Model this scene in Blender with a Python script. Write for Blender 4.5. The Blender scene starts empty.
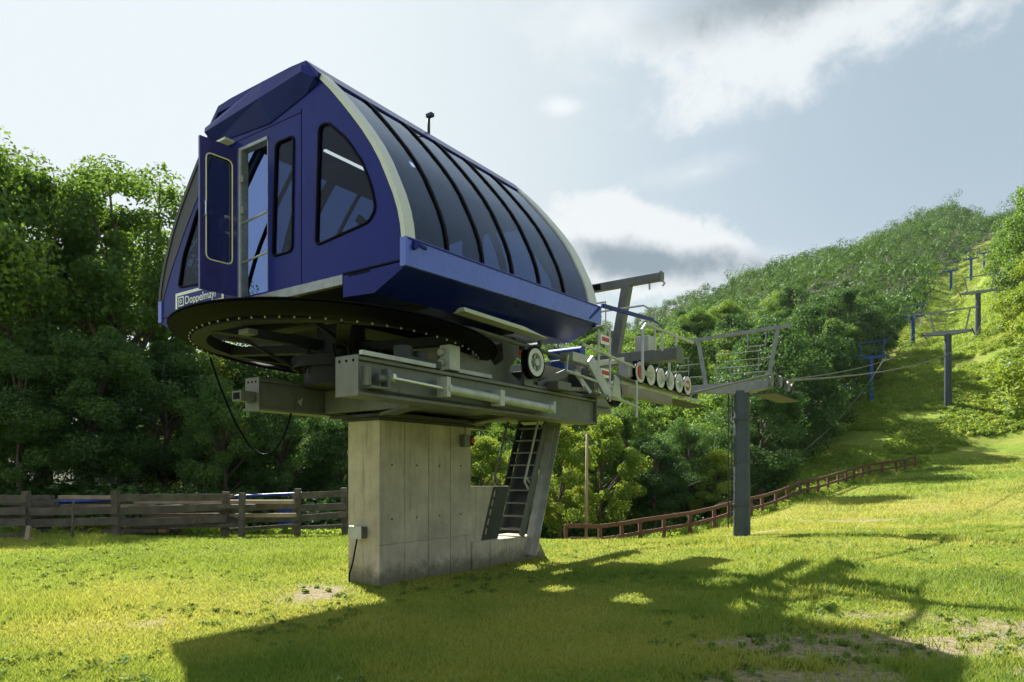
import bpy, bmesh, math, random
import numpy as np
from mathutils import Vector, Matrix
R = math.radians
random.seed(7)
sc = bpy.context.scene
COL = sc.collection

# ---------------------------------------------------------------- camera
cam_d = bpy.data.cameras.new('camera')
cam = bpy.data.objects.new('camera', cam_d); COL.objects.link(cam)
cam.location = (0, 0, 1.6); cam.rotation_euler = (R(90), 0, 0)
cam_d.sensor_width = 36; cam_d.lens = 24.61; cam_d.shift_y = 0.1309
cam_d.clip_start = 0.1; cam_d.clip_end = 5000
sc.camera = cam
# ---------------------------------------------------------------- exposure
sc.view_settings.view_transform = 'Standard'
sc.view_settings.look = 'None'
sc.view_settings.exposure = 1.62
sc.view_settings.gamma = 1.0
sc.view_settings.use_curve_mapping = False
# ---------------------------------------------------------------- sun and sky
SUN_AZ = -28.0      # degrees to the right of +Y (negative: to the left)
SUN_EL = 41.0
sx, sy = math.sin(R(SUN_AZ)), math.cos(R(SUN_AZ))
sd = bpy.data.lights.new('sun', 'SUN'); sd.energy = 4.7; sd.angle = R(0.6); sd.color = (1.0, 0.955, 0.87)
sun = bpy.data.objects.new('sun', sd); COL.objects.link(sun)
sv = Vector((sx * math.cos(R(SUN_EL)), sy * math.cos(R(SUN_EL)), math.sin(R(SUN_EL))))
sun.rotation_euler = (-sv).to_track_quat('-Z', 'Y').to_euler(); sun.location = sv * 60

world = bpy.data.worlds.new('World'); sc.world = world; world.use_nodes = True
wt = world.node_tree; wt.nodes.clear()
class NT:
    """small node-building helper"""
    def __init__(s, t): s.t = t
    def n(s, typ, **kw):
        nd = s.t.nodes.new(typ)
        for k, v in kw.items():
            if k.startswith('i_'): nd.inputs[k[2:].replace('_', ' ')].default_value = v
            else: setattr(nd, k, v)
        return nd
    def put(s, sock, v):
        if isinstance(v, bpy.types.NodeSocket): s.t.links.new(v, sock)
        else: sock.default_value = v
    def m(s, op, a, b=0.0, c=0.0, clamp=False):
        nd = s.t.nodes.new('ShaderNodeMath'); nd.operation = op; nd.use_clamp = clamp
        for i, v in enumerate((a, b, c)): s.put(nd.inputs[i], v)
        return nd.outputs[0]
    def mix(s, f, a, b):
        nd = s.t.nodes.new('ShaderNodeMix'); nd.data_type = 'RGBA'
        s.put(nd.inputs[0], f); s.put(nd.inputs[6], a); s.put(nd.inputs[7], b)
        return nd.outputs[2]
    def noise(s, vec, scale, detail=4, rough=0.55, dist=0.0):
        nd = s.t.nodes.new('ShaderNodeTexNoise')
        if vec is not None: s.t.links.new(vec, nd.inputs['Vector'])
        nd.inputs['Scale'].default_value = scale; nd.inputs['Detail'].default_value = detail
        nd.inputs['Roughness'].default_value = rough; nd.inputs['Distortion'].default_value = dist
        return nd.outputs['Fac']
    def ramp(s, f, stops):
        nd = s.t.nodes.new('ShaderNodeValToRGB'); s.put(nd.inputs[0], f)
        e = nd.color_ramp.elements
        while len(e) < len(stops): e.new(0.5)
        for q, (p, c) in zip(e, stops):
            q.position = p; q.color = c if len(c) == 4 else (*c, 1)
        return nd.outputs[0]
    def smooth(s, v, a, b):
        nd = s.t.nodes.new('ShaderNodeMapRange'); nd.interpolation_type = 'SMOOTHSTEP'; nd.clamp = True
        s.put(nd.inputs[0], v); nd.inputs[1].default_value = a; nd.inputs[2].default_value = b
        return nd.outputs[0]
W = NT(wt)
sky = W.n('ShaderNodeTexSky', sky_type='NISHITA'); sky.sun_disc = False
sky.sun_elevation = R(SUN_EL); sky.sun_rotation = R(SUN_AZ)
sky.air_density = 1.0; sky.dust_density = 2.0; sky.ozone_density = 1.5
tc = W.n('ShaderNodeTexCoord')
sep = W.n('ShaderNodeSeparateXYZ'); wt.links.new(tc.outputs['Generated'], sep.inputs[0])
dx, dy, dz = sep.outputs
el = W.m('DIVIDE', dz, W.m('MAXIMUM', W.m('SQRT', W.m('ADD', W.m('MULTIPLY', dx, dx), W.m('MULTIPLY', dy, dy))), 0.02))   # tan of the elevation
az = W.m('ARCTAN2', dx, dy)                                                                                             # azimuth from +Y
n1 = W.noise(tc.outputs['Generated'], 6.5, 12, 0.64, 0.25)
n2 = W.noise(tc.outputs['Generated'], 24.0, 10, 0.66, 0.1)
nn = W.m('ADD', W.m('MULTIPLY', W.m('SUBTRACT', n1, 0.5), 2.6), W.m('MULTIPLY', W.m('SUBTRACT', n2, 0.5), 0.9))
def cloud(a0, e0, ra, re, tilt=0.0, k=1.0, soft=0.9):
    """elliptical bank of cloud round azimuth a0 and elevation slope e0, with a noisy edge"""
    da = W.m('SUBTRACT', az, a0); de = W.m('SUBTRACT', W.m('SUBTRACT', el, e0), W.m('MULTIPLY', da, tilt))
    u = W.m('DIVIDE', da, ra); v = W.m('DIVIDE', de, re)
    r = W.m('SQRT', W.m('ADD', W.m('MULTIPLY', u, u), W.m('MULTIPLY', v, v)))
    return W.smooth(W.m('ADD', W.m('SUBTRACT', 1.0, r), W.m('MULTIPLY', nn, k)), 0.0, soft), v
c1, v1 = cloud(0.40, 0.585, 0.30, 0.12, 0.14, 0.80, 0.60)
c1b, _ = cloud(0.10, 0.64, 0.16, 0.09, 0.0, 0.8, 1.4)
c2, _ = cloud(0.26, 0.42, 0.11, 0.035, 0.15, 0.8, 1.3)
c3, _ = cloud(0.07, 0.525, 0.045, 0.022, 0.0, 0.6, 0.9)
c5, v5 = cloud(0.185, 0.325, 0.150, 0.078, -0.22, 0.55, 0.26)
c6, _ = cloud(0.32, 0.29, 0.2, 0.03, 0.0, 0.8, 1.6)
thin = W.m('MAXIMUM', W.m('MAXIMUM', W.m('MULTIPLY', c1b, 0.6), W.m('MULTIPLY', c2, 0.55)), W.m('MAXIMUM', W.m('MULTIPLY', c3, 0.6), W.m('MULTIPLY', c6, 0.3)))
g1, _ = cloud(0.41, 0.645, 0.24, 0.075, 0.10, 0.75, 0.8)             # thick grey heart of the upper bank
g5, _ = cloud(0.20, 0.298, 0.165, 0.040, -0.14, 0.65, 0.7)         # grey base of the cumulus
# the clear air of the day: Nishita with a milky veil that thickens towards the sun
air = W.mix(W.smooth(az, -0.35, 0.60), (4.9, 5.45, 5.75, 1), (2.65, 3.3, 3.7, 1))
air = W.mix(W.m('MULTIPLY', W.smooth(el, 0.42, 0.05), 0.35), air, (4.6, 5.0, 5.15, 1))
low = W.n('ShaderNodeMix', data_type='RGBA', blend_type='DARKEN'); low.inputs[0].default_value = 1.0
wt.links.new(sky.outputs[0], low.inputs[6]); low.inputs[7].default_value = (5.8, 5.9, 6.0, 1)
skyc = W.mix(0.86, low.outputs[2], air)
skyc = W.mix(thin, skyc, (6.3, 6.4, 6.4, 1))
skyc = W.mix(W.m('MULTIPLY', c1, 0.85), skyc, (5.5, 5.75, 5.85, 1))
skyc = W.mix(W.m('MULTIPLY', g1, 0.85), skyc, (1.6, 2.05, 2.35, 1))
skyc = W.mix(W.m('MULTIPLY', c5, 0.9), skyc, (5.4, 5.6, 5.7, 1))
skyc = W.mix(W.m('MULTIPLY', g5, 0.85), skyc, (1.15, 1.65, 2.05, 1))
bg = W.n('ShaderNodeBackground'); bg.inputs['Strength'].default_value = 0.054
wt.links.new(skyc, bg.inputs['Color'])
wo = W.n('ShaderNodeOutputWorld'); wt.links.new(bg.outputs[0], wo.inputs['Surface'])

# ================================================================= materials
def mat(name, col, rough=0.6, metal=0.0, var=0.0, vscale=3.0, bump=0.0, bscale=30.0, coat=0.0, stains=0.0, spec=0.5):
    m = bpy.data.materials.new(name); m.use_nodes = True
    T = NT(m.node_tree); b = m.node_tree.nodes['Principled BSDF']
    b.inputs['Roughness'].default_value = rough; b.inputs['Metallic'].default_value = metal
    b.inputs['Specular IOR Level'].default_value = spec
    if coat: b.inputs['Coat Weight'].default_value = coat; b.inputs['Coat Roughness'].default_value = 0.08
    tcn = T.n('ShaderNodeTexCoord').outputs['Object']
    f = T.noise(tcn, vscale, 6, 0.65)
    lo = tuple(c * (1 - var) for c in col); hi = tuple(min(1, c * (1 + var)) for c in col)
    c = T.ramp(f, [(0.3, lo), (0.7, hi)])
    if stains:
        mp = T.n('ShaderNodeMapping'); mp.inputs['Scale'].default_value = (6, 6, 0.5); m.node_tree.links.new(tcn, mp.inputs[0])
        st = T.smooth(T.noise(mp.outputs[0], 2.0, 6, 0.7), 0.50, 0.72)
        c = T.mix(T.m('MULTIPLY', st, stains), c, tuple(x * 0.45 for x in col) + (1,))
    m.node_tree.links.new(c, b.inputs['Base Color'])
    rr = T.m('ADD', rough - 0.08, T.m('MULTIPLY', f, 0.16), clamp=True); m.node_tree.links.new(rr, b.inputs['Roughness'])
    if bump:
        bp = T.n('ShaderNodeBump'); bp.inputs['Strength'].default_value = bump; bp.inputs['Distance'].default_value = 0.02
        m.node_tree.links.new(T.noise(tcn, bscale, 5, 0.6), bp.inputs['Height']); m.node_tree.links.new(bp.outputs[0], b.inputs['Normal'])
    return m
M = {}
M['blue'] = mat('blue_paint', (0.007, 0.014, 0.175), 0.3, 0.0, 0.22, 1.1, 0.03, 9, coat=0.05, stains=0.3, spec=0.14)
M['bluelite'] = mat('blue_fascia_paint', (0.062, 0.105, 0.52), 0.28, 0.0, 0.12, 2.0, 0.02, 9, coat=0.4)
M['cream'] = mat('off_white_paint', (0.55, 0.55, 0.54), 0.45, 0, 0.06, 2, stains=0.12)
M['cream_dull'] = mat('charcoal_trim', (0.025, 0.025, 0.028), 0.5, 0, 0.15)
M['steel'] = mat('galvanised_steel', (0.135, 0.14, 0.125), 0.5, 0.35, 0.22, 2.2, 0.06, 30, stains=0.45)
M['steel_hi'] = mat('bright_galvanised_steel', (0.40, 0.41, 0.38), 0.42, 0.3, 0.2, 4, 0.03, 30, stains=0.3)
M['steel_dk'] = mat('weathered_dark_steel', (0.038, 0.042, 0.045), 0.55, 0.4, 0.3, 3, 0.06, 30, stains=0.3)
M['pole'] = mat('tower_steel', (0.055, 0.066, 0.09), 0.5, 0.35, 0.2, 2.0, 0.05, 20, stains=0.4)
M['pole_blue'] = mat('blue_tower_steel', (0.015, 0.06, 0.22), 0.5, 0.2, 0.15)
M['black'] = mat('black_rubber', (0.003, 0.003, 0.0035), 0.5, 0, 0.2, spec=0.06)
M['under'] = mat('shade_dark_steel', (0.010, 0.011, 0.012), 0.5, 0.1, 0.3, spec=0.2)  # near black: the deep shade under the cabin is put into its colour
M['rope'] = mat('steel_rope', (0.10, 0.10, 0.09), 0.5, 0.5, 0.2, 40)
M['rod'] = mat('chromed_rod', (0.62, 0.62, 0.62), 0.2, 0.8)
M['brush'] = mat('brushed_aluminium', (0.30, 0.31, 0.30), 0.38, 0.6, 0.25, 6, stains=0.4)
M['conc'] = mat('cast_concrete', (0.45, 0.39, 0.285), 0.85, 0, 0.28, 1.3, 0.45, 16, stains=0.6)
_t = NT(M['conc'].node_tree); _b = M['conc'].node_tree.nodes['Principled BSDF']; _c = _b.inputs['Base Color'].links[0].from_socket
_p = _t.n('ShaderNodeTexCoord').outputs['Object']; _s = _t.n('ShaderNodeSeparateXYZ'); M['conc'].node_tree.links.new(_p, _s.inputs[0])
_mp = _t.n('ShaderNodeMapping'); _mp.inputs['Scale'].default_value = (9, 9, .35); M['conc'].node_tree.links.new(_p, _mp.inputs[0])
_run = _t.m('MULTIPLY', _t.smooth(_t.noise(_mp.outputs[0], 1.6, 8, .7), .52, .66), _t.smooth(_s.outputs[2], .9, 2.4))
_c = _t.mix(_t.m('MULTIPLY', _run, .32), _c, (0.16, 0.115, 0.065, 1))
_spl = _t.smooth(_t.m('ADD', _s.outputs[2], _t.m('MULTIPLY', _t.noise(_p, 6, 6, .7), -.55)), .08, -.22)
_c = _t.mix(_t.m('MULTIPLY', _spl, .8), _c, (0.10, 0.095, 0.05, 1))
_pk = _t.smooth(_t.noise(_p, 45, 3, .5), .68, .74); _c = _t.mix(_t.m('MULTIPLY', _pk, .6), _c, (0.13, 0.12, 0.10, 1))
M['conc'].node_tree.links.new(_c, _b.inputs['Base Color'])
M['red'] = mat('red_plastic', (0.45, 0.03, 0.02), 0.5)
M['white'] = mat('white_paint', (0.75, 0.75, 0.75), 0.5, 0, 0.05)
M['tan'] = mat('pale_liner', (0.78, 0.72, 0.50), 0.5, 0, 0.1)
M['fence_red'] = mat('stained_fence_timber', (0.12, 0.050, 0.028), 0.8, 0, 0.35, 5, 0.3, 30)
M['fence_grey'] = mat('weathered_fence_timber', (0.095, 0.08, 0.062), 0.85, 0, 0.45, 3.5, 0.4, 30, stains=0.5)
M['barewood'] = mat('bare_wood', (0.32, 0.24, 0.15), 0.8, 0, 0.3, 4)
M['bluepipe'] = mat('blue_plastic', (0.005, 0.03, 0.22), 0.4)
M['bark'] = mat('bark', (0.10, 0.078, 0.058), 0.9, 0, 0.4, 4, 0.5, 14)
M['metal_door'] = mat('violet_blue_door_skin', (0.03, 0.025, 0.16), 0.4, 0.15, 0.35, 2.4, 0.03, 9, coat=0.3, stains=0.5)
M['inner_blue'] = mat('inner_blue_panel', (0.02, 0.06, 0.40), 0.45, 0, 0.2, 1.5)
M['roofing'] = mat('grey_roofing', (0.16, 0.13, 0.12), 0.8, 0, 0.3, 3)
M['siding'] = mat('pale_siding', (0.55, 0.55, 0.52), 0.7, 0, 0.08, 3)

def glass(name, tint, body, share, refl):
    m = bpy.data.materials.new(name); m.use_nodes = True; t = m.node_tree; t.nodes.clear(); T = NT(t)
    tr = T.n('ShaderNodeBsdfTransparent'); tr.inputs[0].default_value = (*tint, 1)
    gl = T.n('ShaderNodeBsdfGlossy'); gl.inputs['Roughness'].default_value = 0.05; gl.inputs[0].default_value = (refl * .85, refl * .93, refl, 1)
    df = T.n('ShaderNodeBsdfDiffuse'); df.inputs[0].default_value = (*body, 1)
    fr = T.n('ShaderNodeFresnel')   # thin sheet: the same reflection on either face
    t.links.new(T.m('SUBTRACT', 1.55, T.m('MULTIPLY', T.n('ShaderNodeNewGeometry').outputs['Backfacing'], 0.905)), fr.inputs[0])
    bp = T.n('ShaderNodeBump'); bp.inputs['Strength'].default_value = 0.12; bp.inputs['Distance'].default_value = 0.05
    oc = T.n('ShaderNodeTexCoord').outputs['Object']
    t.links.new(T.noise(oc, 1.6, 3, 0.5), bp.inputs['Height']); t.links.new(bp.outputs[0], gl.inputs['Normal'])
    dust = T.m('MULTIPLY', T.smooth(T.noise(oc, 2.5, 8, 0.75), 0.35, 0.8), 0.03)
    a = T.n('ShaderNodeMixShader'); t.links.new(T.m('ADD', dust, share), a.inputs[0]); t.links.new(tr.outputs[0], a.inputs[1]); t.links.new(df.outputs[0], a.inputs[2])
    b = T.n('ShaderNodeMixShader'); t.links.new(T.m('MULTIPLY', fr.outputs[0], 1.0), b.inputs[0]); t.links.new(a.outputs[0], b.inputs[1]); t.links.new(gl.outputs[0], b.inputs[2])
    o = T.n('ShaderNodeOutputMaterial'); t.links.new(b.outputs[0], o.inputs[0]); return m
M['glass'] = glass('navy_tinted_glass', (0.42, 0.51, 0.72), (0.008, 0.018, 0.060), 0.08, 0.8)
M['glass2'] = glass('smoked_glass', (0.44, 0.49, 0.58), (0.008, 0.011, 0.018), 0.06, 0.35)
m = bpy.data.materials.new('lamp_glint_glow'); m.use_nodes = True
m.node_tree.nodes['Principled BSDF'].inputs['Emission Color'].default_value = (1, 0.93, 0.7, 1)
m.node_tree.nodes['Principled BSDF'].inputs['Emission Strength'].default_value = 1.2
M['lamp_glint'] = m

def leaf_mat(name, c1_, c2_, c3_, trans=0.42):
    m = bpy.data.materials.new(name); m.use_nodes = True; t = m.node_tree; t.nodes.clear(); T = NT(t)
    at = T.n('ShaderNodeAttribute'); at.attribute_name = 'tint'
    oi = T.n('ShaderNodeObjectInfo')
    geo = T.n('ShaderNodeNewGeometry')
    f = T.m('ADD', T.m('MULTIPLY', at.outputs['Fac'], 0.62), T.m('ADD', T.m('MULTIPLY', T.noise(geo.outputs['Position'], 0.35, 3), 0.55), T.m('MULTIPLY', oi.outputs['Random'], 0.30)))
    c = T.ramp(T.m('SUBTRACT', f, 0.25), [(0.08, c1_), (0.48, c2_), (0.92, c3_)])
    d = T.n('ShaderNodeBsdfDiffuse'); t.links.new(c, d.inputs[0])
    tl = T.n('ShaderNodeBsdfTranslucent'); c2 = T.mix(0.5, c, c3_ + (1,)); t.links.new(c2, tl.inputs[0])
    gl = T.n('ShaderNodeBsdfGlossy'); gl.inputs['Roughness'].default_value = 0.55; gl.inputs[0].default_value = (0.5, 0.55, 0.5, 1)
    a = T.n('ShaderNodeMixShader'); a.inputs[0].default_value = trans; t.links.new(d.outputs[0], a.inputs[1]); t.links.new(tl.outputs[0], a.inputs[2])
    b = T.n('ShaderNodeMixShader'); b.inputs[0].default_value = 0.05; t.links.new(a.outputs[0], b.inputs[1]); t.links.new(gl.outputs[0], b.inputs[2])
    o = T.n('ShaderNodeOutputMaterial'); t.links.new(b.outputs[0], o.inputs[0]); return m
M['leaf'] = leaf_mat('leaves_green', (0.020, 0.065, 0.012), (0.068, 0.165, 0.024), (0.22, 0.32, 0.030), 0.55)
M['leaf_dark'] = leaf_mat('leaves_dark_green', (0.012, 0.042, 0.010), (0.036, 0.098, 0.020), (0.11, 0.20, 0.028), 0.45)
M['leaf_yellow'] = leaf_mat('leaves_yellow_green', (0.045, 0.12, 0.010), (0.13, 0.24, 0.020), (0.34, 0.38, 0.03), 0.5)
M['leaf_far'] = leaf_mat('leaves_far', (0.014, 0.050, 0.010), (0.058, 0.145, 0.020), (0.17, 0.27, 0.03), 0.32)
M['grass'] = leaf_mat('grass_blades', (0.036, 0.115, 0.010), (0.125, 0.26, 0.018), (0.42, 0.41, 0.07), 0.5)
M['scrub'] = leaf_mat('scrub_leaves', (0.045, 0.12, 0.012), (0.16, 0.29, 0.020), (0.40, 0.45, 0.05), 0.52)

# ================================================================= object helpers
def tag(o, label=None, cat=None, group=None, kind=None):
    if label: o['label'] = label
    if cat: o['category'] = cat
    if group: o['group'] = group
    if kind: o['kind'] = kind
    return o
def thing(name, label, cat, loc=(0, 0, 0), rotz=0.0, group=None, parent=None):
    o = bpy.data.objects.new(name, None); COL.objects.link(o); o.location = loc; o.rotation_euler = (0, 0, rotz)
    o.empty_display_size = 0.3
    return tag(o, label, cat, group)
class MB:
    """collects simple solids into one mesh"""
    def __init__(s): s.bm = bmesh.new()
    def hexa(s, p):
        v = [s.bm.verts.new(q) for q in p]
        for f in ((0, 3, 2, 1), (4, 5, 6, 7), (0, 1, 5, 4), (1, 2, 6, 5), (2, 3, 7, 6), (3, 0, 4, 7)):
            s.bm.faces.new([v[i] for i in f])
        return s
    def box(s, x0, x1, y0, y1, z0, z1):
        return s.hexa([(x0, y0, z0), (x1, y0, z0), (x1, y1, z0), (x0, y1, z0), (x0, y0, z1), (x1, y0, z1), (x1, y1, z1), (x0, y1, z1)])
    def beam(s, a, b, w, h, up=(0, 0, 1)):
        a, b = Vector(a), Vector(b); d = (b - a).normalized(); up = Vector(up)
        if abs(d.dot(up)) > 0.98: up = Vector((0, 1, 0))
        sd_ = d.cross(up).normalized() * (w / 2); u = sd_.cross(d).normalized() * (h / 2)
        return s.hexa([a - sd_ - u, a + sd_ - u, b + sd_ - u, b - sd_ - u, a - sd_ + u, a + sd_ + u, b + sd_ + u, b - sd_ + u])
    def tube(s, pts, r, n=8, closed=False, taper=None):
        pts = [Vector(p) for p in pts]; rings = []; N = len(pts)
        ref = None
        for i, p in enumerate(pts):
            if closed: d = pts[(i + 1) % N] - pts[i - 1]
            else: d = pts[min(i + 1, N - 1)] - pts[max(i - 1, 0)]
            d.normalize()
            if ref is None:
                ref = Vector((0, 0, 1)) if abs(d.z) < 0.9 else Vector((1, 0, 0))
            u = (ref - d * ref.dot(d))
            if u.length < 1e-4: u = Vector((1, 0, 0)) - d * d.x
            u.normalize(); ref = u; v = d.cross(u)
            rr = r if taper is None else taper[i]
            rings.append([s.bm.verts.new(p + u * rr * math.cos(2 * math.pi * k / n) + v * rr * math.sin(2 * math.pi * k / n)) for k in range(n)])
        for i in range(N if closed else N - 1):
            A, B = rings[i], rings[(i + 1) % N]
            for k in range(n):
                f = s.bm.faces.new((A[k], A[(k + 1) % n], B[(k + 1) % n], B[k])); f.smooth = True
        if not closed:
            s.bm.faces.new(rings[0][::-1]); s.bm.faces.new(rings[-1])
        return s
    def lathe(s, prof, c, axis='z', n=40, closed=True):
        """prof: (radius, height) pairs revolved about an axis through c"""
        c = Vector(c); rings = []
        for (r, h) in prof:
            ring = []
            for k in range(n):
                a = 2 * math.pi * k / n; x, y = r * math.cos(a), r * math.sin(a)
                p = {'z': (x, y, h), 'x': (h, x, y), 'y': (y, h, x)}[axis]
                ring.append(s.bm.verts.new(c + Vector(p)))
            rings.append(ring)
        N = len(rings)
        for i in range(N if closed else N - 1):
            A, B = rings[i], rings[(i + 1) % N]
            for k in range(n):
                f = s.bm.faces.new((A[k], A[(k + 1) % n], B[(k + 1) % n], B[k])); f.smooth = True
        return s
    def cyl(s, a, b, r, n=16): return s.tube([a, b], r, n)
    def prism(s, poly, y0, y1, plane='xz'):
        f = {'xz': lambda u, v, w: (u, w, v), 'yz': lambda u, v, w: (w, u, v), 'xy': lambda u, v, w: (u, v, w)}[plane]
        A = [s.bm.verts.new(f(u, v, y0)) for u, v in poly]; B = [s.bm.verts.new(f(u, v, y1)) for u, v in poly]
        s.bm.faces.new(A); s.bm.faces.new(B[::-1]); n = len(poly)
        for i in range(n): s.bm.faces.new((A[i], B[i], B[(i + 1) % n], A[(i + 1) % n]))
        return s
    def build(s, name, m, parent=None, bevel=0.0, smooth=False):
        bmesh.ops.recalc_face_normals(s.bm, faces=s.bm.faces)
        for e in s.bm.edges:
            if len(e.link_faces) == 2 and e.calc_face_angle(0) > 0.62: e.smooth = False
        me = bpy.data.meshes.new(name); s.bm.to_mesh(me); s.bm.free()
        me.materials.append(M[m] if isinstance(m, str) else m)
        o = bpy.data.objects.new(name, me); COL.objects.link(o)
        if parent is not None: o.parent = parent
        if bevel:
            b = o.modifiers.new('bevel', 'BEVEL'); b.width = bevel; b.segments = 2; b.limit_method = 'ANGLE'; b.angle_limit = R(40)
        return o
def holed_wall(outer, holes, y, th):
    """flat wall in the xz plane with openings cut through it, th thick"""
    bm = bmesh.new(); es = []
    for loop in [outer] + holes:
        vs = [bm.verts.new((p[0], y, p[1])) for p in loop]
        es += [bm.edges.new((vs[i], vs[(i + 1) % len(vs)])) for i in range(len(vs))]
    bmesh.ops.triangle_fill(bm, use_beauty=True, use_dissolve=False, edges=es)
    ex = bmesh.ops.extrude_face_region(bm, geom=bm.faces[:])
    for v in [g for g in ex['geom'] if isinstance(g, bmesh.types.BMVert)]: v.co.y += th
    mb = MB(); mb.bm.free(); mb.bm = bm; return mb
def round_poly(pts, r, n=5):
    out = []; N = len(pts)
    for i in range(N):
        p, a, b = Vector(pts[i]), Vector(pts[i - 1]), Vector(pts[(i + 1) % N])
        da, db = (a - p), (b - p); rr = min(r, da.length * .45, db.length * .45)
        A = p + da.normalized() * rr; B = p + db.normalized() * rr
        for k in range(n + 1):
            t = k / n; q = A * (1 - t) ** 2 + p * 2 * t * (1 - t) + B * t * t
            out.append((q.x, q.y))
    return out
def np_mesh(name, verts, faces_n, nverts_per, tint=None, m=None):
    """fast mesh from numpy: faces are consecutive runs of nverts_per vertices"""
    me = bpy.data.meshes.new(name); nv = len(verts)
    me.vertices.add(nv); me.vertices.foreach_set('co', verts.astype(np.float32).ravel())
    me.loops.add(nv); me.loops.foreach_set('vertex_index', np.arange(nv, dtype=np.int32))
    nf = nv // nverts_per
    me.polygons.add(nf)
    me.polygons.foreach_set('loop_start', np.arange(0, nv, nverts_per, dtype=np.int32))
    if tint is not None:
        a = me.attributes.new('tint', 'FLOAT', 'FACE'); a.data.foreach_set('value', tint.astype(np.float32))
    me.update(calc_edges=True)
    if m: me.materials.append(M[m])
    return me
def copy_tree(o, parent=None):
    c = o.copy(); COL.objects.link(c); c.parent = parent
    for ch in list(o.children): copy_tree(ch, c)
    return c

# ================================================================= terrain
PX = np.array([-900, 0, 500, 600, 650, 700, 740, 800, 850, 900, 950, 1000, 1100, 1500], float)
YS = np.array([-900, 17, 21, 26, 32, 40, 50, 60, 67, 75, 95, 130, 180, 260, 360, 480, 620, 900], float)
Z = {
 -900: [0, 0, 0, 0, 0, 0, 0, 0, 0, 0, 0, 0, 3, 8, 15, 25, 30, 30],
 0:    [0, 0, 0, 0, 0, 0, 0, 0, 0, 0, 0, 2, 5, 12, 22, 30, 35, 35],
 500:  [0, 0, -.35, -1.1, -1.9, -2.3, -2.7, -3, -2.6, -2, 3, 12, 20, 38, 50, 60, 70, 50],
 600:  [0, 0, -.4, -1.15, -1.9, -2.4, -3, -3.5, -3, -2, 4, 14, 24, 42, 58, 75, 108, 60],
 650:  [0, 0, -.35, -.95, -1.55, -1.9, -3, -4, -3.2, -2, 4, 15, 26, 45, 66, 88, 142, 60],
 700:  [0, 0, -.3, -.75, -1.25, -1.6, -3, -4, -3.2, -2, 5, 17, 30, 54, 83, 100, 160, 60],
 740:  [0, 0, -.3, -.65, -1.0, -.95, -1.6, -3.8, -3.5, -3, 5, 18, 33, 60, 97, 112, 140, 60],
 800:  [0, 0, -.2, -.45, -.60, -.40, .1, .8, 1.9, 3.0, 6, 20, 38, 70, 106, 120, 110, 60],
 850:  [0, 0, -.2, -.4, -.6, -.4, .15, 1.2, 2.1, 3.9, 9.5, 21, 41, 75, 110, 137, 120, 60],
 900:  [0, 0, -.15, -.4, -.5, -.1, .6, 1.35, 1.95, 4.2, 12, 24, 40, 78, 120, 166, 140, 60],
 950:  [0, 0, -.1, -.35, -.4, .1, .9, 1.8, 2.5, 4.7, 14, 26.5, 41, 75, 125, 181, 150, 60],
 1000: [0, 0, -.1, -.3, -.3, .2, 1.1, 2.1, 2.8, 5.2, 15.5, 33, 52, 84, 128, 158, 140, 60],
 1100: [0, 0, 0, -.1, -.1, .4, 1.5, 2.6, 3.6, 8, 21, 42, 62, 95, 140, 165, 150, 60],
 1500: [0, 0, 0, 0, .1, .8, 2.2, 4.0, 6, 16, 32, 52, 75, 105, 150, 165, 150, 60]}
ZT = np.array([Z[int(p)] for p in PX])
_rng = np.random.default_rng(3)
_lat = _rng.random((256, 256))
def vnoise(x, y, f):
    x = np.asarray(x, float) * f + 531.7; y = np.asarray(y, float) * f + 217.3
    xi = np.floor(x).astype(int); yi = np.floor(y).astype(int); fx = x - xi; fy = y - yi
    fx = fx * fx * (3 - 2 * fx); fy = fy * fy * (3 - 2 * fy)
    g = lambda i, j: _lat[i % 256, j % 256]
    return (g(xi, yi) * (1 - fx) + g(xi + 1, yi) * fx) * (1 - fy) + (g(xi, yi + 1) * (1 - fx) + g(xi + 1, yi + 1) * fx) * fy
def fbm(x, y, f, o=4):
    s = 0; a = 0.5; t = 0
    for i in range(o):
        s = s + a * vnoise(x, y, f); t += a; a *= 0.5; f *= 2.03
    return s / t
def terrain(X, Y):
    X = np.asarray(X, float); Y = np.asarray(Y, float)
    p = np.clip(512 + 700 * X / np.maximum(Y, 8.0), PX[0], PX[-1] - 1e-6); y = np.clip(Y, YS[0], YS[-1] - 1e-6)
    i = np.clip(np.searchsorted(PX, p, side='right') - 1, 0, len(PX) - 2); j = np.clip(np.searchsorted(YS, y, side='right') - 1, 0, len(YS) - 2)
    u = (p - PX[i]) / (PX[i + 1] - PX[i]); v = (y - YS[j]) / (YS[j + 1] - YS[j])
    z = (ZT[i, j] * (1 - u) + ZT[i + 1, j] * u) * (1 - v) + (ZT[i, j + 1] * (1 - u) + ZT[i + 1, j + 1] * u) * v
    amp = np.clip((Y - 22) / 60, 0, 1)
    z = z + (fbm(X, Y, 0.09, 3) - 0.5) * 1.5 * amp * np.clip((Y - 58) / 30, 0, 1)
    z = z + (fbm(X, Y, 0.5, 3) - 0.5) * 0.05
    return z
def th(x, y): return float(terrain(x, y))
def ground_hit(px, py, y0=15.0):
    """the spot on the terrain seen towards this direction of the camera"""
    Y = np.arange(y0, 900, 0.25); X = (px - 512) / 700 * Y; zr = 1.6 + (475 - py) / 700 * Y
    h = terrain(X, Y) - zr; k = np.where(h >= 0)[0]
    k = k[0] if len(k) else len(Y) - 1
    return float(X[k]), float(Y[k]), float(terrain(X[k], Y[k]))
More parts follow.
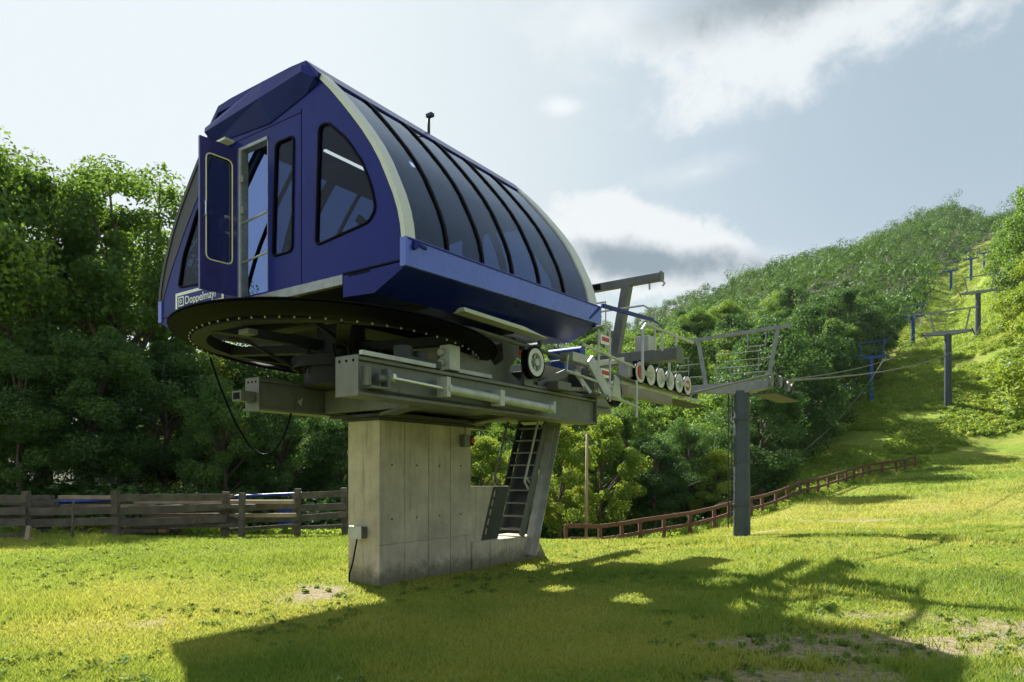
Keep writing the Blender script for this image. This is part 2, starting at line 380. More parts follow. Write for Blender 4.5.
def worn(X, Y):
    """0..1: bare trodden soil; 0..1: dry yellow turf"""
    n = fbm(X, Y, 0.55, 5); n2_ = fbm(X + 40, Y, 2.2, 4)
    d = np.zeros_like(np.asarray(X, float))
    for (cx, cy, rx, ry, s) in [(3.7, 6.5, 1.7, .8, 1.15), (5.3, 7.2, 1.0, .6, .9), (1.1, 6.2, 1.1, .35, .55), (3.8, 7.9, 1.2, .3, .5), (-2.6, 9.4, .5, 1.0, .8), (-3.6, 7.4, 2.2, .35, .55), (-1.4, 6.2, 1.2, .3, .4),
                                (8, 27.5, 3.2, 1.0, 0.9), (15, 33, 6, 1.6, .45), (4.5, 5.6, 1.6, .5, 1.0), (-3.4, 5.9, 1.5, .3, .35), (2.0, 5.4, 1.2, .4, .8), (8.2, 9.5, .8, 2.0, .5)]:
        q = ((X - cx) / rx) ** 2 + ((Y - cy) / ry) ** 2
        d = np.maximum(d, s * np.exp(-q * 0.9))
    dirt = np.clip((d + (n - 0.5) * 1.1 + (n2_ - 0.5) * 0.9 - 0.44) * 3.0, 0, 1)
    dry = np.clip((fbm(X + 9, Y - 7, 0.16, 4) - 0.40) * 3.0, 0, 1) * 0.7
    for (cx, cy, rx, ry, s) in [(-4, 8.5, 4.5, 2.5, .8), (22, 38, 20, 9, .95), (12, 28, 12, 4.5, .9), (10, 17, 6, 3, .5), (1, 6, 5, 2, .35)]:
        q = ((X - cx) / rx) ** 2 + ((Y - cy) / ry) ** 2; dry = np.maximum(dry, s * np.exp(-q) * (0.6 + 0.8 * n))
    return dirt, np.clip(dry, 0, 1)
# one sheet, finely gridded near the viewer and coarser towards the horizon
def spaced(lo, hi, c, fine, n):
    k = 3.9; u = np.linspace(-1, 1, n); s = np.sinh(k * u) / math.sinh(k)
    return c + np.where(s < 0, s * (c - lo), s * (hi - c))
gx = spaced(-900, 1100, 1.0, .1, 620); gy = np.concatenate([np.linspace(-60, 3.8, 24), 4 + 960 * (np.sinh(np.linspace(0, 5.3, 520)) / math.sinh(5.3))])
GX, GY = np.meshgrid(gx, gy, indexing='ij'); GZ = terrain(GX, GY)
nx, ny = GX.shape
me = bpy.data.meshes.new('ground')
me.vertices.add(nx * ny); me.vertices.foreach_set('co', np.stack([GX, GY, GZ], -1).astype(np.float32).ravel())
ii, jj = np.meshgrid(np.arange(nx - 1), np.arange(ny - 1), indexing='ij'); a = (ii * ny + jj).ravel()
quads = np.stack([a, a + ny, a + ny + 1, a + 1], -1).astype(np.int32)
me.loops.add(quads.size); me.loops.foreach_set('vertex_index', quads.ravel())
me.polygons.add(len(quads)); me.polygons.foreach_set('loop_start', np.arange(0, quads.size, 4, dtype=np.int32))
me.polygons.foreach_set('use_smooth', np.ones(len(quads), bool))
di, dr = worn(GX, GY)
for nm, arr in (('dirt', di), ('dry', dr)):
    at = me.attributes.new(nm, 'FLOAT', 'POINT'); at.data.foreach_set('value', arr.astype(np.float32).ravel())
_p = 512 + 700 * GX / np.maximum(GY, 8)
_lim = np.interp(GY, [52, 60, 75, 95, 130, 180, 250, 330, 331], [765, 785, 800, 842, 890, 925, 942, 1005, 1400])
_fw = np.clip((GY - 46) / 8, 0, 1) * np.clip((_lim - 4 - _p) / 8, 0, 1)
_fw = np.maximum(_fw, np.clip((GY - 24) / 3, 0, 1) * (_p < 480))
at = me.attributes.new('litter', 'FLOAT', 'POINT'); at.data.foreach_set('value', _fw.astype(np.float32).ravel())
me.update(calc_edges=True)
m = bpy.data.materials.new('turf'); m.use_nodes = True; T = NT(m.node_tree); b = m.node_tree.nodes['Principled BSDF']
pos = T.n('ShaderNodeNewGeometry').outputs['Position']
ad = T.n('ShaderNodeAttribute'); ad.attribute_name = 'dirt'; ay = T.n('ShaderNodeAttribute'); ay.attribute_name = 'dry'
f1 = T.noise(pos, 1.3, 8, 0.7); f2 = T.noise(pos, 14, 6, 0.75); f3 = T.noise(pos, 0.12, 5, 0.6)
gr = T.ramp(T.m('ADD', T.m('MULTIPLY', f1, 0.6), T.m('MULTIPLY', f2, 0.5)), [(0.36, (0.042, 0.09, 0.012)), (0.52, (0.12, 0.21, 0.020)), (0.70, (0.27, 0.30, 0.040))])
gr = T.mix(T.m('MULTIPLY', T.smooth(f3, 0.42, 0.62), 0.45), gr, (0.23, 0.24, 0.045, 1))
gr = T.mix(T.m('MULTIPLY', ay.outputs['Fac'], T.m('ADD', 0.25, T.m('MULTIPLY', f2, 0.9)), clamp=True), gr, (0.30, 0.25, 0.075, 1))
so = T.ramp(f2, [(0.35, (0.16, 0.13, 0.075)), (0.6, (0.36, 0.30, 0.20)), (0.75, (0.50, 0.44, 0.33))])
cc = T.mix(T.m('MULTIPLY', ad.outputs['Fac'], 1.0, clamp=True), gr, so)
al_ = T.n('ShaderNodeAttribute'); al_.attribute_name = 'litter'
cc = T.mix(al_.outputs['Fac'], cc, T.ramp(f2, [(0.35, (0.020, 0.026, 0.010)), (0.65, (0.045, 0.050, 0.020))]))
m.node_tree.links.new(cc, b.inputs['Base Color']); b.inputs['Roughness'].default_value = 0.95; b.inputs['Specular IOR Level'].default_value = 0.1
bp = T.n('ShaderNodeBump'); bp.inputs['Strength'].default_value = 0.7; bp.inputs['Distance'].default_value = 0.05
m.node_tree.links.new(T.m('ADD', f2, T.noise(pos, 60, 4, 0.7)), bp.inputs['Height']); m.node_tree.links.new(bp.outputs[0], b.inputs['Normal'])
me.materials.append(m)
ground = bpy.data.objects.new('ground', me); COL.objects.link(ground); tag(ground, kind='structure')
ground['label'] = 'grassy ground with worn soil patches rising to a wooded hill'

# ================================================================= the lift line's own frame
# x: across the line (to the viewer's right), y: along it uphill; origin below the near lower corner of the cabin
LO = Vector((-1.1781, 7.7, 0)); LROT = -math.atan(0.7)
ca, sa = math.cos(LROT), math.sin(LROT)
def LW(x, y, z=0.0): return Vector((LO.x + x * ca - y * sa, LO.y + x * sa + y * ca, z))
def WL(X, Y): dx_, dy_ = X - LO.x, Y - LO.y; return dx_ * ca + dy_ * sa, -dx_ * sa + dy_ * ca

# ----------------------------------------------------------------- concrete pier
pier = thing('concrete_pier', 'cast concrete pier with formwork joints carrying the blue lift terminal', 'pier', LO, LROT)
RX = -2.0
p = MB()
for k in range(4):
    y0 = 1.56 + k * 0.535; p.box(-2.66, RX, y0 + 0.006, y0 + 0.529, 0.585, 2.40); p.box(-2.66, RX, y0 + 0.006, y0 + 0.529, -0.3, 0.573)
p.box(-2.65, RX - 0.014, 1.565, 3.695, -0.3, 2.395)
col_ = p.build('column', 'conc', pier, 0.006)
for k in range(4):
    for z_ in (.95, 1.75):
        MB().cyl((RX - .005, 1.82 + k * .535, z_), (RX + .002, 1.82 + k * .535, z_), .016, 10).build('tie_hole', 'under', col_)
p = MB().prism([(3.70, .44), (4.50, .44), (4.86, 1.40), (3.70, 1.40)], -2.56, RX - .03, 'yz'); p.build('low_wall', 'conc', pier, 0.008)
p = MB()
for k in range(4): p.box(-2.66, RX + 0.03, 3.705 + k * 0.5, 4.195 + k * 0.5, -0.3, 0.46 - 0.004 * k)
p.hexa([(-2.66, 5.71, -0.3), (-1.97, 5.71, -0.3), (-1.97, 6.15, -0.3), (-2.66, 6.15, -0.3), (-2.66, 5.71, 0.44), (-1.97, 5.71, 0.44), (-1.97, 6.0, 0.05), (-2.66, 6.0, 0.05)])
p.build('footing', 'conc', pier, 0.012)

def junction_box(name, label, c, s, m, bits):
    t = thing(name, label, 'electrical box', (0, 0, 0)); t.location = LW(*c); t.rotation_euler = (0, 0, LROT)
    q = MB().box(-s[0] / 2, s[0] / 2, -s[1] / 2, s[1] / 2, -s[2] / 2, s[2] / 2); q.build('case', m, t, 0.012)
    bits(t); return t
def bits_a(t):
    MB().tube([(0, -.03, -.10), (-.02, -.05, -.25), (-.10, -.02, -.45), (-.18, -.01, -.62), (-.20, -.01, -.8)], 0.012).build('conduit', 'black', t)
    MB().box(-.13, .13, -.072, -.062, -.095, .095).build('cover', 'steel_hi', t, 0.004)
junction_box('junction_box', 'grey electrical box with black cable on the shaded end of the pier', (-2.36, 1.497, 0.76), (0.24, 0.12, 0.17), 'steel', bits_a)
def bits_b(t):
    MB().cyl((.04, .115, 0), (.085, .115, 0), 0.045).build('stop_button', 'red', t)
    MB().box(-.05, .05, .071, .17, -.08, .08).build('button_housing', 'black', t, .005)
    MB().tube([(0, .0, .1), (0, 0, .3)], .008).build('conduit', 'steel_dk', t)
junction_box('switch_box', 'small grey switch box with red button high on the pier', (-1.925, 3.45, 2.17), (0.11, 0.14, 0.2), 'steel', bits_b)

# ----------------------------------------------------------------- terminal
term = thing('lift_terminal', 'large blue chairlift terminal cabin with tinted side windows on grey steel frame', 'lift terminal', LO, LROT)
CX = -2.53
prof_r = [(0.0, 4.22), (-.02, 4.38), (-.06, 4.55), (-.13, 4.74), (-.23, 4.95), (-.34, 5.17), (-.47, 5.38), (-.63, 5.60), (-.81, 5.82), (-.99, 6.03), (-1.18, 6.24), (-1.37, 6.43), (-1.56, 6.60)]
mir = lambda P: [(2 * CX - x, z) for x, z in P][::-1]
L_ = 4.45
prof_l_ = [(2 * CX - x, z) for x, z in prof_r]
# front wall with its openings
win_big = round_poly([(-1.42, 5.84), (-1.26, 5.84), (-.93, 5.55), (-.66, 5.20), (-.50, 4.85), (-.45, 4.62), (-.56, 4.50), (-1.48, 4.40)], 0.09)
win_tall = round_poly([(-2.26, 5.86), (-1.90, 5.86), (-1.93, 4.42), (-2.33, 4.42)], 0.08)
win_left = round_poly([(-4.05, 5.40), (-3.84, 5.45), (-3.84, 4.32), (-4.55, 4.36), (-4.42, 4.80)], 0.07)
door_op = [(-3.04, 5.97), (-2.43, 5.97), (-2.43, 3.99), (-3.04, 3.99)]
outer = [(0, 3.97)] + prof_r + [(-3.50, 6.60)] + mir(prof_r) + [(-5.06, 3.97), (-3.12, 3.97)]
outer = [(0, 3.97)] + prof_r + mir(prof_r) + [(-5.06, 3.97)]
holed_wall(outer, [win_big, win_tall, win_left, door_op], 0.0, 0.05).build('front_wall', 'blue', term)
seam = MB().box(-1.765, -1.755, -0.004, 0.0, 3.98, 6.16); seam.box(-3.3, -1.76, -.004, 0, 6.11, 6.118); seam.box(-1.0, 0.0, -.005, 0, 3.965, 3.985)
seam.build('panel_seam', 'black', term)
band = [p_ for p_ in prof_l_] + [(x + d_, z - .05) for (x, z), d_ in zip(prof_l_[::-1], [.10, .20, .28, .33, .36, .36, .34, .30, .26, .21, .16, .11, .07])]
MB().prism(band, -.007, -.001).build('corner_band', 'cream_dull', term)
def window(poly, name='front_window', mt='glass2'):
    f = MB().tube([(x, -0.004, z) for x, z in poly], 0.018, 6, closed=True).build(name, 'black', term)
    g = MB().prism(poly, 0.012, 0.024).build('pane', mt, f); return f
window(win_big); window(win_tall); window(win_left)
# belly (skirt) under both sides, its front caps and the aluminium sill
def belly_poly(m_=1): return [(-.005, 3.955), (-.005, 3.90), (-.48, 3.675), (-1.0, 3.70), (-1.0, 3.955)]
def belly(side):
    b_ = MB(); f = (lambda x: x) if side > 0 else (lambda x: 2 * CX - x)
    P = belly_poly(); ys = [0.0, L_]; rise = [0, 0.13]; rings = []
    for y, r in zip(ys, rise): rings.append([b_.bm.verts.new((f(x), y, z + (r if z < 3.95 or True else 0))) for x, z in P])
    n = len(P)
    for i in range(n): b_.bm.faces.new((rings[0][i], rings[1][i], rings[1][(i + 1) % n], rings[0][(i + 1) % n]))
    b_.bm.faces.new(rings[0]); b_.bm.faces.new(rings[1][::-1])
    return b_.build('skirt', 'blue', term)
belly(1); belly(-1)
MB().box(-3.12, -1.002, -0.012, 0.06, 3.85, 3.968).build('door_sill', 'brush', term, .004)
MB().box(-4.06, -3.122, 0.0, 0.06, 3.74, 3.968).build('skirt_front_panel', 'blue', term)
# deck inside, with the steel floor
MB().box(-4.7, -.36, 0.06, L_ - .06, 3.86, 3.95).build('deck', 'under', term)
# side glazing and mullions
def side_strip(prof, y0, y1, off, th_, close=True):
    """a curved strip that follows the section between y0 and y1, th_ thick"""
    b_ = MB(); A = []
    for (x, z), (nx_, nz_) in zip(prof, normals(prof)):
        A.append([(x + nx_ * off, y0, z + nz_ * off), (x + nx_ * off, y1, z + nz_ * off), (x + nx_ * (off - th_), y1, z + nz_ * (off - th_)), (x + nx_ * (off - th_), y0, z + nz_ * (off - th_))])
    R_ = [[b_.bm.verts.new(q) for q in r] for r in A]
    for i in range(len(R_) - 1):
        for k in range(4):
            f = b_.bm.faces.new((R_[i][k], R_[i][(k + 1) % 4], R_[i + 1][(k + 1) % 4], R_[i + 1][k])); f.smooth = (k in (0, 2))
    b_.bm.faces.new(R_[0]); b_.bm.faces.new(R_[-1][::-1]); return b_
def normals(prof):
    out = []
    s_ = 1 if prof[-1][0] < prof[0][0] and prof[0][0] > CX else -1
    for i in range(len(prof)):
        a, b = prof[max(i - 1, 0)], prof[min(i + 1, len(prof) - 1)]; dx_, dz_ = b[0] - a[0], b[1] - a[1]; l = math.hypot(dx_, dz_)
        out.append((abs(dz_) / l * s_, abs(dx_) / l))
    return out
prof_l = [(2 * CX - x, z) for x, z in prof_r]
mul = [0.155, 0.72, 1.41, 2.07, 2.74, 3.43, 4.17]
prof_g = prof_r[0:]
for prof, nm in ((prof_r, 1), (prof_l, -1)):
    for k in range(6):
        side_strip(prof, mul[k] + .012, mul[k + 1] - .012, 0.0, 0.012).build('side_window', 'glass', term)
    for k in range(1, 6):
        side_strip(prof, mul[k] - .022, mul[k] + .022, 0.022, 0.05).build('mullion', 'black', term)
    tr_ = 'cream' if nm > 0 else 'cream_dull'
    side_strip(prof, -0.02, mul[0] - .012, 0.024, 0.06).build('edge_trim', tr_, term)
    side_strip(prof, mul[6] + .012, L_, 0.024, 0.06).build('edge_trim', tr_, term)
# roof cap with the pitched ridge, and the front visor
cap = [(-1.40, 6.40), (-1.36, 6.45), (-1.60, 6.68), (-1.9, 6.70), (-3.16, 6.70), (-3.46, 6.68), (-3.70, 6.45), (-3.66, 6.40), (-3.46, 6.585), (-1.60, 6.585)]
MB().prism(cap, -0.06, L_ - .02).build('roof', 'blue', term, .006)
v = MB()
vt = [(-1.42, -.06, 6.44), (-1.60, -.12, 6.61), (-2.38, -.13, 6.635), (-3.68, -.12, 6.415)]
vb = [(-1.43, -.07, 6.41), (-1.60, -.14, 6.50), (-2.38, -.16, 6.42), (-3.66, -.14, 6.34)]
vk = [(-1.42, .0, 6.45), (-1.61, .0, 6.69), (-2.3, .0, 6.705), (-3.70, .0, 6.47)]
vw = [(-1.45, -.012, 6.37), (-1.66, -.012, 6.30), (-2.38, -.012, 6.15), (-3.64, -.012, 6.22)]
rows = [[v.bm.verts.new(q) for q in r] for r in (vk, vt, vb, vw)]
for a_, b_ in zip(rows, rows[1:] + rows[:1]):
    for i in range(len(a_) - 1): v.bm.faces.new((a_[i], a_[i + 1], b_[i + 1], b_[i]))
for i in (0, -1): v.bm.faces.new([r[i] for r in rows])
v.build('visor', 'blue', term)
MB().box(-3.50, -3.14, -.16, -.02, 6.10, 6.13).build('visor_bracket', 'cream', term)
# fascia under the glass (both sides)
for sgn in (1, -1):
    x0, x1 = (-.06, .035) if sgn > 0 else (2 * CX - .035, 2 * CX + .06)
    q = MB().hexa([(x0, -.02, 3.90), (x1, -.02, 3.90), (x1, L_ + .10, 4.05), (x0, L_ + .10, 4.05), (x0, -.02, 4.225), (x1, -.02, 4.225), (x1, L_ + .10, 4.345), (x0, L_ + .10, 4.345)])
    q.build('fascia', 'bluelite', term, .006)
    q = MB().beam((x1 + .003 if sgn > 0 else x0 - .003, .02, 4.205), (x1 + .003 if sgn > 0 else x0 - .003, L_ + .06, 4.325), .012, .018); q.build('fascia_lip', 'blue', term)
MB().cyl((.03, .10, 4.13), (.075, .10, 4.13), .035).beam((.05, .08, 4.18), (.05, .3, 4.16), .02, .03).build('fascia_latch', 'blue', term)
MB().beam((.03, L_ - .3, 4.08), (.05, L_ + .10, 4.36), .03, .03).beam((.05, L_ + .10, 4.36), (.03, 6.6, 4.50), .05, .06).beam((.03, 6.6, 4.50), (.02, 7.05, 4.46), .02, .03).build('tow_bar', 'blue', term)
# rear wall: ribs and a pale end panel with an opening
outer_r = [(0, 3.99)] + prof_r + mir(prof_r) + [(-5.06, 3.99)]
holed_wall(outer_r, [round_poly([(-.55, 4.45), (-1.5, 5.85), (-2.3, 5.95), (-2.3, 4.45)], .1), round_poly([(-2.75, 4.45), (-2.75, 5.95), (-3.5, 5.85), (-4.5, 4.45)], .1)], L_ - .06, .04).build('rear_wall', 'blue', term)
for P_ in ([(-.55, 4.45), (-1.5, 5.85), (-2.3, 5.95), (-2.3, 4.45)], [(-2.75, 4.45), (-2.75, 5.95), (-3.5, 5.85), (-4.5, 4.45)]):
    MB().prism(round_poly(P_, .1), L_ - .045, L_ - .035).build('rear_window', 'glass2', term)
LAMPX = (-1.25,)
# inside: hoops, cross braces, a control cabinet, floor rails and a lit tube beside an added glowing glint
for yy in (0.72, 2.07, 3.43):
    side_strip([(x - .06, z) for x, z in prof_r], yy - .03, yy + .03, -0.03, .08).build('hoop', 'steel_dk', term)
    side_strip([(x + .06, z) for x, z in prof_l], yy - .03, yy + .03, -0.03, .08).build('hoop', 'steel_dk', term)
MB().beam((-1.9, .5, 3.96), (-.9, 1.9, 5.7), .07, .12).beam((-3.1, .55, 3.96), (-2.15, .60, 6.2), .10, .12).beam((-.5, .8, 4.0), (-1.6, .8, 5.0), .07, .10).build('inner_brace', 'steel_dk', term)
MB().box(-2.2, -1.2, 1.7, 3.3, 3.955, 4.75).cyl((-1.7, 1.2, 4.4), (-1.7, 1.7, 4.4), .25).cyl((-1.7, 3.3, 4.45), (-1.7, 3.9, 4.45), .3).build('drive_motor', 'steel_dk', term, .03)
MB().box(-3.9, -3.3, 2.4, 3.6, 3.955, 5.3).build('control_cabinet', 'steel', term, .01)
for (x_, y0, y1, z_) in ((-1.47, .12, .82, 5.60), (-.86, .80, 1.10, 5.60)):  # second bar is added: a side glass reflection built as a glowing strip
    MB().box(x_ - .02, x_ + .02, y0, y1, z_, z_ + .02).build('lamp_glint_bar', 'lamp_glint', term)
AY = 2.25
# antenna on the roof
MB().tube([(-1.66, AY, 6.66), (-1.66, AY, 6.98)], .022, 10).box(-1.69, -1.58, AY - .035, AY + .035, 6.96, 7.01).build('roof_antenna', 'steel_dk', term)
# door frame, rails and the open door leaf
MB().box(-3.045, -2.985, -.02, .09, 3.99, 5.985).box(-3.045, -2.43, -.02, .09, 5.955, 6.0).box(-2.445, -2.43, -.005, .06, 3.99, 5.96).build('door_frame', 'brush', term, .003)
for z_ in (4.45, 4.98): MB().tube([(-2.99, -.0, z_), (-2.44, .0, z_ + .05)], .015).build('door_rail', 'steel_hi', term)
for z_ in (5.1, 5.52): MB().box(-3.0, -2.93, -.035, -.02, z_, z_ + .09).build('latch_plate', 'steel_hi', term)
leaf_w = 0.53
door = bpy.data.objects.new('door', None); COL.objects.link(door); door.parent = term
door.location = (-3.06, -0.03, 0); door.rotation_euler = (0, 0, R(-94))
lw = holed_wall([(0.02, 4.0), (leaf_w, 4.0), (leaf_w, 5.97), (0.02, 5.97)], [round_poly([(.09, 4.40), (.45, 4.40), (.45, 5.78), (.09, 5.78)], .08)], 0.0, 0.04)
bpy.data.objects.remove(door)
door = lw.build('door', 'metal_door', term); door.location = (-3.06, -0.035, 0); door.rotation_euler = (0, 0, R(-94))
wp = round_poly([(.09, 4.40), (.45, 4.40), (.45, 5.78), (.09, 5.78)], .08)
g_ = MB().prism(wp, .014, .022).build('pane', 'glass2', door)
MB().tube([(x, -.006, z) for x, z in wp], .014, 6, closed=True).tube([(x, .046, z) for x, z in wp], .009, 6, closed=True).build('window_gasket', 'tan', door)
MB().tube([(.48, .05, 4.95), (.48, .10, 4.95), (.48, .10, 5.12), (.48, .05, 5.12)], .012).tube([(.48, -.01, 4.95), (.48, -.06, 4.95), (.48, -.06, 5.12), (.48, -.01, 5.12)], .012).build('handle', 'rod', door)
# maker's sign at the left of the front
sg = MB().box(-4.62, -3.40, -.012, -.002, 4.005, 4.275).build('name_sign', 'white', term)
MB().box(-4.565, -3.455, -.016, -.0125, 4.05, 4.23).build('sign_field', 'blue', sg)
lg = MB().box(-4.53, -4.39, -.019, -.0165, 4.07, 4.21); lg.build('emblem', 'white', sg)
MB().box(-4.51, -4.41, -.0215, -.0195, 4.09, 4.19).build('emblem_field', 'blue', sg)
MB().lathe([(.03, 0), (.03, .003), (.016, .003), (.016, 0)], (-4.46, -.0255, 4.14), 'y', 20).build('emblem_ring', 'white', sg)
def lettering(txt, size, loc, parent, m_, rot=(R(90), 0, 0), w=1.0, name='lettering'):
    cu = bpy.data.curves.new('txt', 'FONT'); cu.body = txt; cu.size = size; cu.extrude = 0.002; cu.align_x = 'LEFT'; cu.offset = size * 0.008
    tmp = bpy.data.objects.new('txt', cu); COL.objects.link(tmp)
    dg = bpy.context.evaluated_depsgraph_get(); me_ = bpy.data.meshes.new_from_object(tmp.evaluated_get(dg))
    bpy.data.objects.remove(tmp); bpy.data.curves.remove(cu)
    me_.materials.clear(); me_.materials.append(M[m_]); o = bpy.data.objects.new(name, me_); COL.objects.link(o)
    o.parent = parent; o.location = loc; o.rotation_euler = rot; o.scale = (w, 1, 1); return o
lettering('Doppelmayr', .165, (-4.36, -.019, 4.085), sg, 'white', w=.98)
MB().box(-.9, -.55, -.006, -.001, 3.93, 3.95).build('warning_strip', 'black', term)

# ----------------------------------------------------------------- bullwheel and its guard
BC = (-2.40, 1.20)
TILT = 0.06
def tilt(mb):
    for v_ in mb.bm.verts: v_.co.z -= TILT * (v_.co.y - BC[1])
    return mb
gd = tilt(MB().lathe([(2.22, 3.465), (2.24, 3.445), (2.10, 3.355), (2.00, 3.335), (1.97, 3.335), (1.965, 3.37), (2.08, 3.375), (2.18, 3.45)], (*BC, 0), 'z', 96))
gd.build('wheel_guard', 'black', term)
tilt(MB().lathe([(2.215, 3.462), (2.25, 3.462), (2.25, 3.478), (2.215, 3.478)], (*BC, 0), 'z', 96)).build('guard_lip', 'black', term)
bt0 = None
for k in range(70):
    a_ = 2 * math.pi * k / 70; cx_, cy_ = BC[0] + 1.985 * math.cos(a_), BC[1] + 1.985 * math.sin(a_)
    if bt0 is None: o = bt0 = MB().cyl((0, 0, -.012), (0, 0, .012), .011, 6).build('guard_bolt', 'steel_hi', term)
    else: o = bt0.copy(); COL.objects.link(o)
    o.location = (cx_, cy_, 3.325 - TILT * (cy_ - BC[1]))
bw = MB().lathe([(1.95, 3.56), (1.96, 3.50), (1.90, 3.46), (1.90, 3.44), (1.96, 3.42), (1.95, 3.40), (1.78, 3.40), (1.78, 3.56)], (*BC, 0), 'z', 96)
wheel = bw.build('bullwheel', 'under', term)
sp = MB()
for k in range(6):
    a_ = 2 * math.pi * k / 6 + .35; c_, s_ = math.cos(a_), math.sin(a_)
    sp.beam((BC[0] + .3 * c_, BC[1] + .3 * s_, 3.42), (BC[0] + 1.82 * c_, BC[1] + 1.82 * s_, 3.45), .16, .12)
sp.build('spokes', 'under', wheel)
MB().cyl((*BC, 2.95), (*BC, 3.75), .34, 28).cyl((*BC, 2.85), (*BC, 3.1), .52, 28).cyl((BC[0] - .1, BC[1], 3.1), (BC[0] - .1, BC[1], 3.25), .62, 28).build('hub', 'under', wheel)
MB().box(-4.5, -.55, .7, 1.0, 3.70, 3.84).box(-4.5, -.55, 2.6, 2.9, 3.70, 3.84).box(-2.7, -2.1, 0.3, 4.3, 3.71, 3.83).beam((-1.7, -.3, 3.68), (-1.9, 1.9, 2.98), .04, .04).beam((-3.3, -.3, 3.68), (-2.7, .9, 3.0), .04, .04).build('underframe', 'under', term)
MB().box(-2.25, -2.05, -.55, -.42, 3.31, 3.37).build('sensor', 'steel', term)
for (yy, n_) in ((.35, 9), (.9, 12)):
    pass
rng = random.Random(4)
cl = MB()
for k in range(46):
    a_ = rng.uniform(0, 6.28); r_ = rng.uniform(.2, .75); x_, y_ = BC[0] + .1 + r_ * math.cos(a_), BC[1] + .1 + r_ * math.sin(a_)
    cl.tube([(x_, y_, 3.0), (x_ + rng.uniform(-.1, .1), y_ + rng.uniform(-.1, .1), 3.3 + rng.uniform(0, .2))], .02, 6)
cl.build('gear_hoses', 'under', term)

# ----------------------------------------------------------------- frame beams under the wheel
def channel(x0, x1, y0, y1, z0, z1, name, holes=True):
    f = 0.045
    b_ = MB().box(x0, x1 - f, y0, y1, z0 + f, z1 - f).box(x0, x1, y0, y1, z0, z0 + f - .001).box(x0, x1, y0, y1, z1 - f + .001, z1)
    b_.box(x0 - .01, x1 + .012, y0 - .014, y0 - .001, z0 - .01, z1 + .012).box(x0 - .01, x1 + .012, y1 + .001, y1 + .03, z0 - .01, z1 + .012)
    o = b_.build(name, 'steel', term, .006)
    if holes:
        h = MB()
        for q in range(3): h.cyl((x0 + .06 + q * (x1 - x0 - .1) / 2.2, y0 - .017, z1 - .05), (x0 + .06 + q * (x1 - x0 - .1) / 2.2, y0 - .012, z1 - .05), .018, 10)
        h.build('bolt_hole', 'black', o)
    return o
channel(-.82, -.47, -.25, 5.30, 2.49, 2.93, 'frame_beam')
channel(-3.22, -2.93, .22, 5.30, 2.49, 2.93, 'frame_beam')
MB().box(-3.19, -2.99, -.02, .20, 2.60, 2.74).build('inner_tube', 'steel', term, .004)
MB().box(-3.16, -3.02, -.026, -.021, 2.625, 2.715).build('tube_mouth', 'black', term)
# small pale gussets on the far beam, ribs
for yy in (.85, 1.45): MB().prism([(yy, 2.66), (yy + .09, 2.72), (yy + .06, 2.60)], -2.929, -2.918, 'yz').build('gusset', 'steel_hi', term)
# cross girders and saddle over the pier
for y0 in (1.35, 3.3): MB().box(-2.925, -.825, y0, y0 + .42, 2.52, 2.90).build('cross_girder', 'steel', term, .006)
MB().box(-2.925, -.825, 1.78, 3.29, 2.55, 2.60).build('floor_plate', 'steel', term)
MB().box(-2.9, -1.7, 1.42, 3.86, 2.44, 2.485).box(-2.72, -1.94, 1.5, 3.76, 2.402, 2.439).build('saddle_plate', 'steel_dk', term, .004)
for (x_, y_) in [(-1.5, 1.2), (-1.4, 3.2)]: MB().beam((x_ - .5, y_ + .4, 2.46), (x_ + .65, y_ - .1, 2.50), .20, .04).build('diagonal_strap', 'steel', term)
an = MB()
for k in range(5):
    an.cyl((-1.96, 1.55 + k * .13, 2.4), (-1.96, 1.55 + k * .13, 2.56), .013, 8).cyl((-1.96, 3.05 + k * .14, 2.4), (-1.96, 3.05 + k * .14, 2.56), .013, 8)
    an.cyl((-2.6 + k * .12, 1.52, 2.4), (-2.6 + k * .12, 1.52, 2.58), .013, 8)
an.build('anchor_bolts', 'black', term)
# hydraulic tensioning cylinder along the near beam
MB().box(-.47, -.36, -.20, -.16, 2.60, 2.82).box(-.47, -.36, .10, .14, 2.60, 2.82).box(-.47, -.33, -.16, .10, 2.57, 2.595).cyl((-.42, -.02, 2.7), (-.42, .14, 2.7), .05).build('cylinder_mount', 'steel', term)
MB().lathe([(0, 0), (.068, 0), (.068, .05), (0, .05)], (-.36, .12, 2.72), 'y', 20, closed=False).build('rod_eye', 'rod', term)
MB().cyl((-.36, .16, 2.715), (-.36, 1.12, 2.685), .026).build('piston_rod', 'rod', term)
MB().cyl((-.36, 1.13, 2.685), (-.36, 3.55, 2.63), .062, 20).cyl((-.36, 1.10, 2.685), (-.36, 1.17, 2.683), .085, 20).cyl((-.36, 3.5, 2.63), (-.36, 3.60, 2.63), .075, 20).build('tension_cylinder', 'steel_hi', term)
for (y0, y1, z0, z1) in ((1.06, 1.13, 2.58, 2.83), (2.2, 2.3, 2.56, 2.78), (3.6, 3.66, 2.56, 2.74)): MB().box(-.46, -.29, y0, y1, z0, z1).build('cylinder_clamp', 'steel_hi', term, .004)
MB().beam((-.45, -.23, 2.965), (-.45, 1.0, 2.965), .05, .05).build('rail_edge', 'steel_hi', term)
MB().tube([(-.455, -.1, 2.56), (-.455, 2.4, 2.54), (-.455, 3.3, 2.535)], .016).build('hydraulic_pipe', 'steel_dk', term)
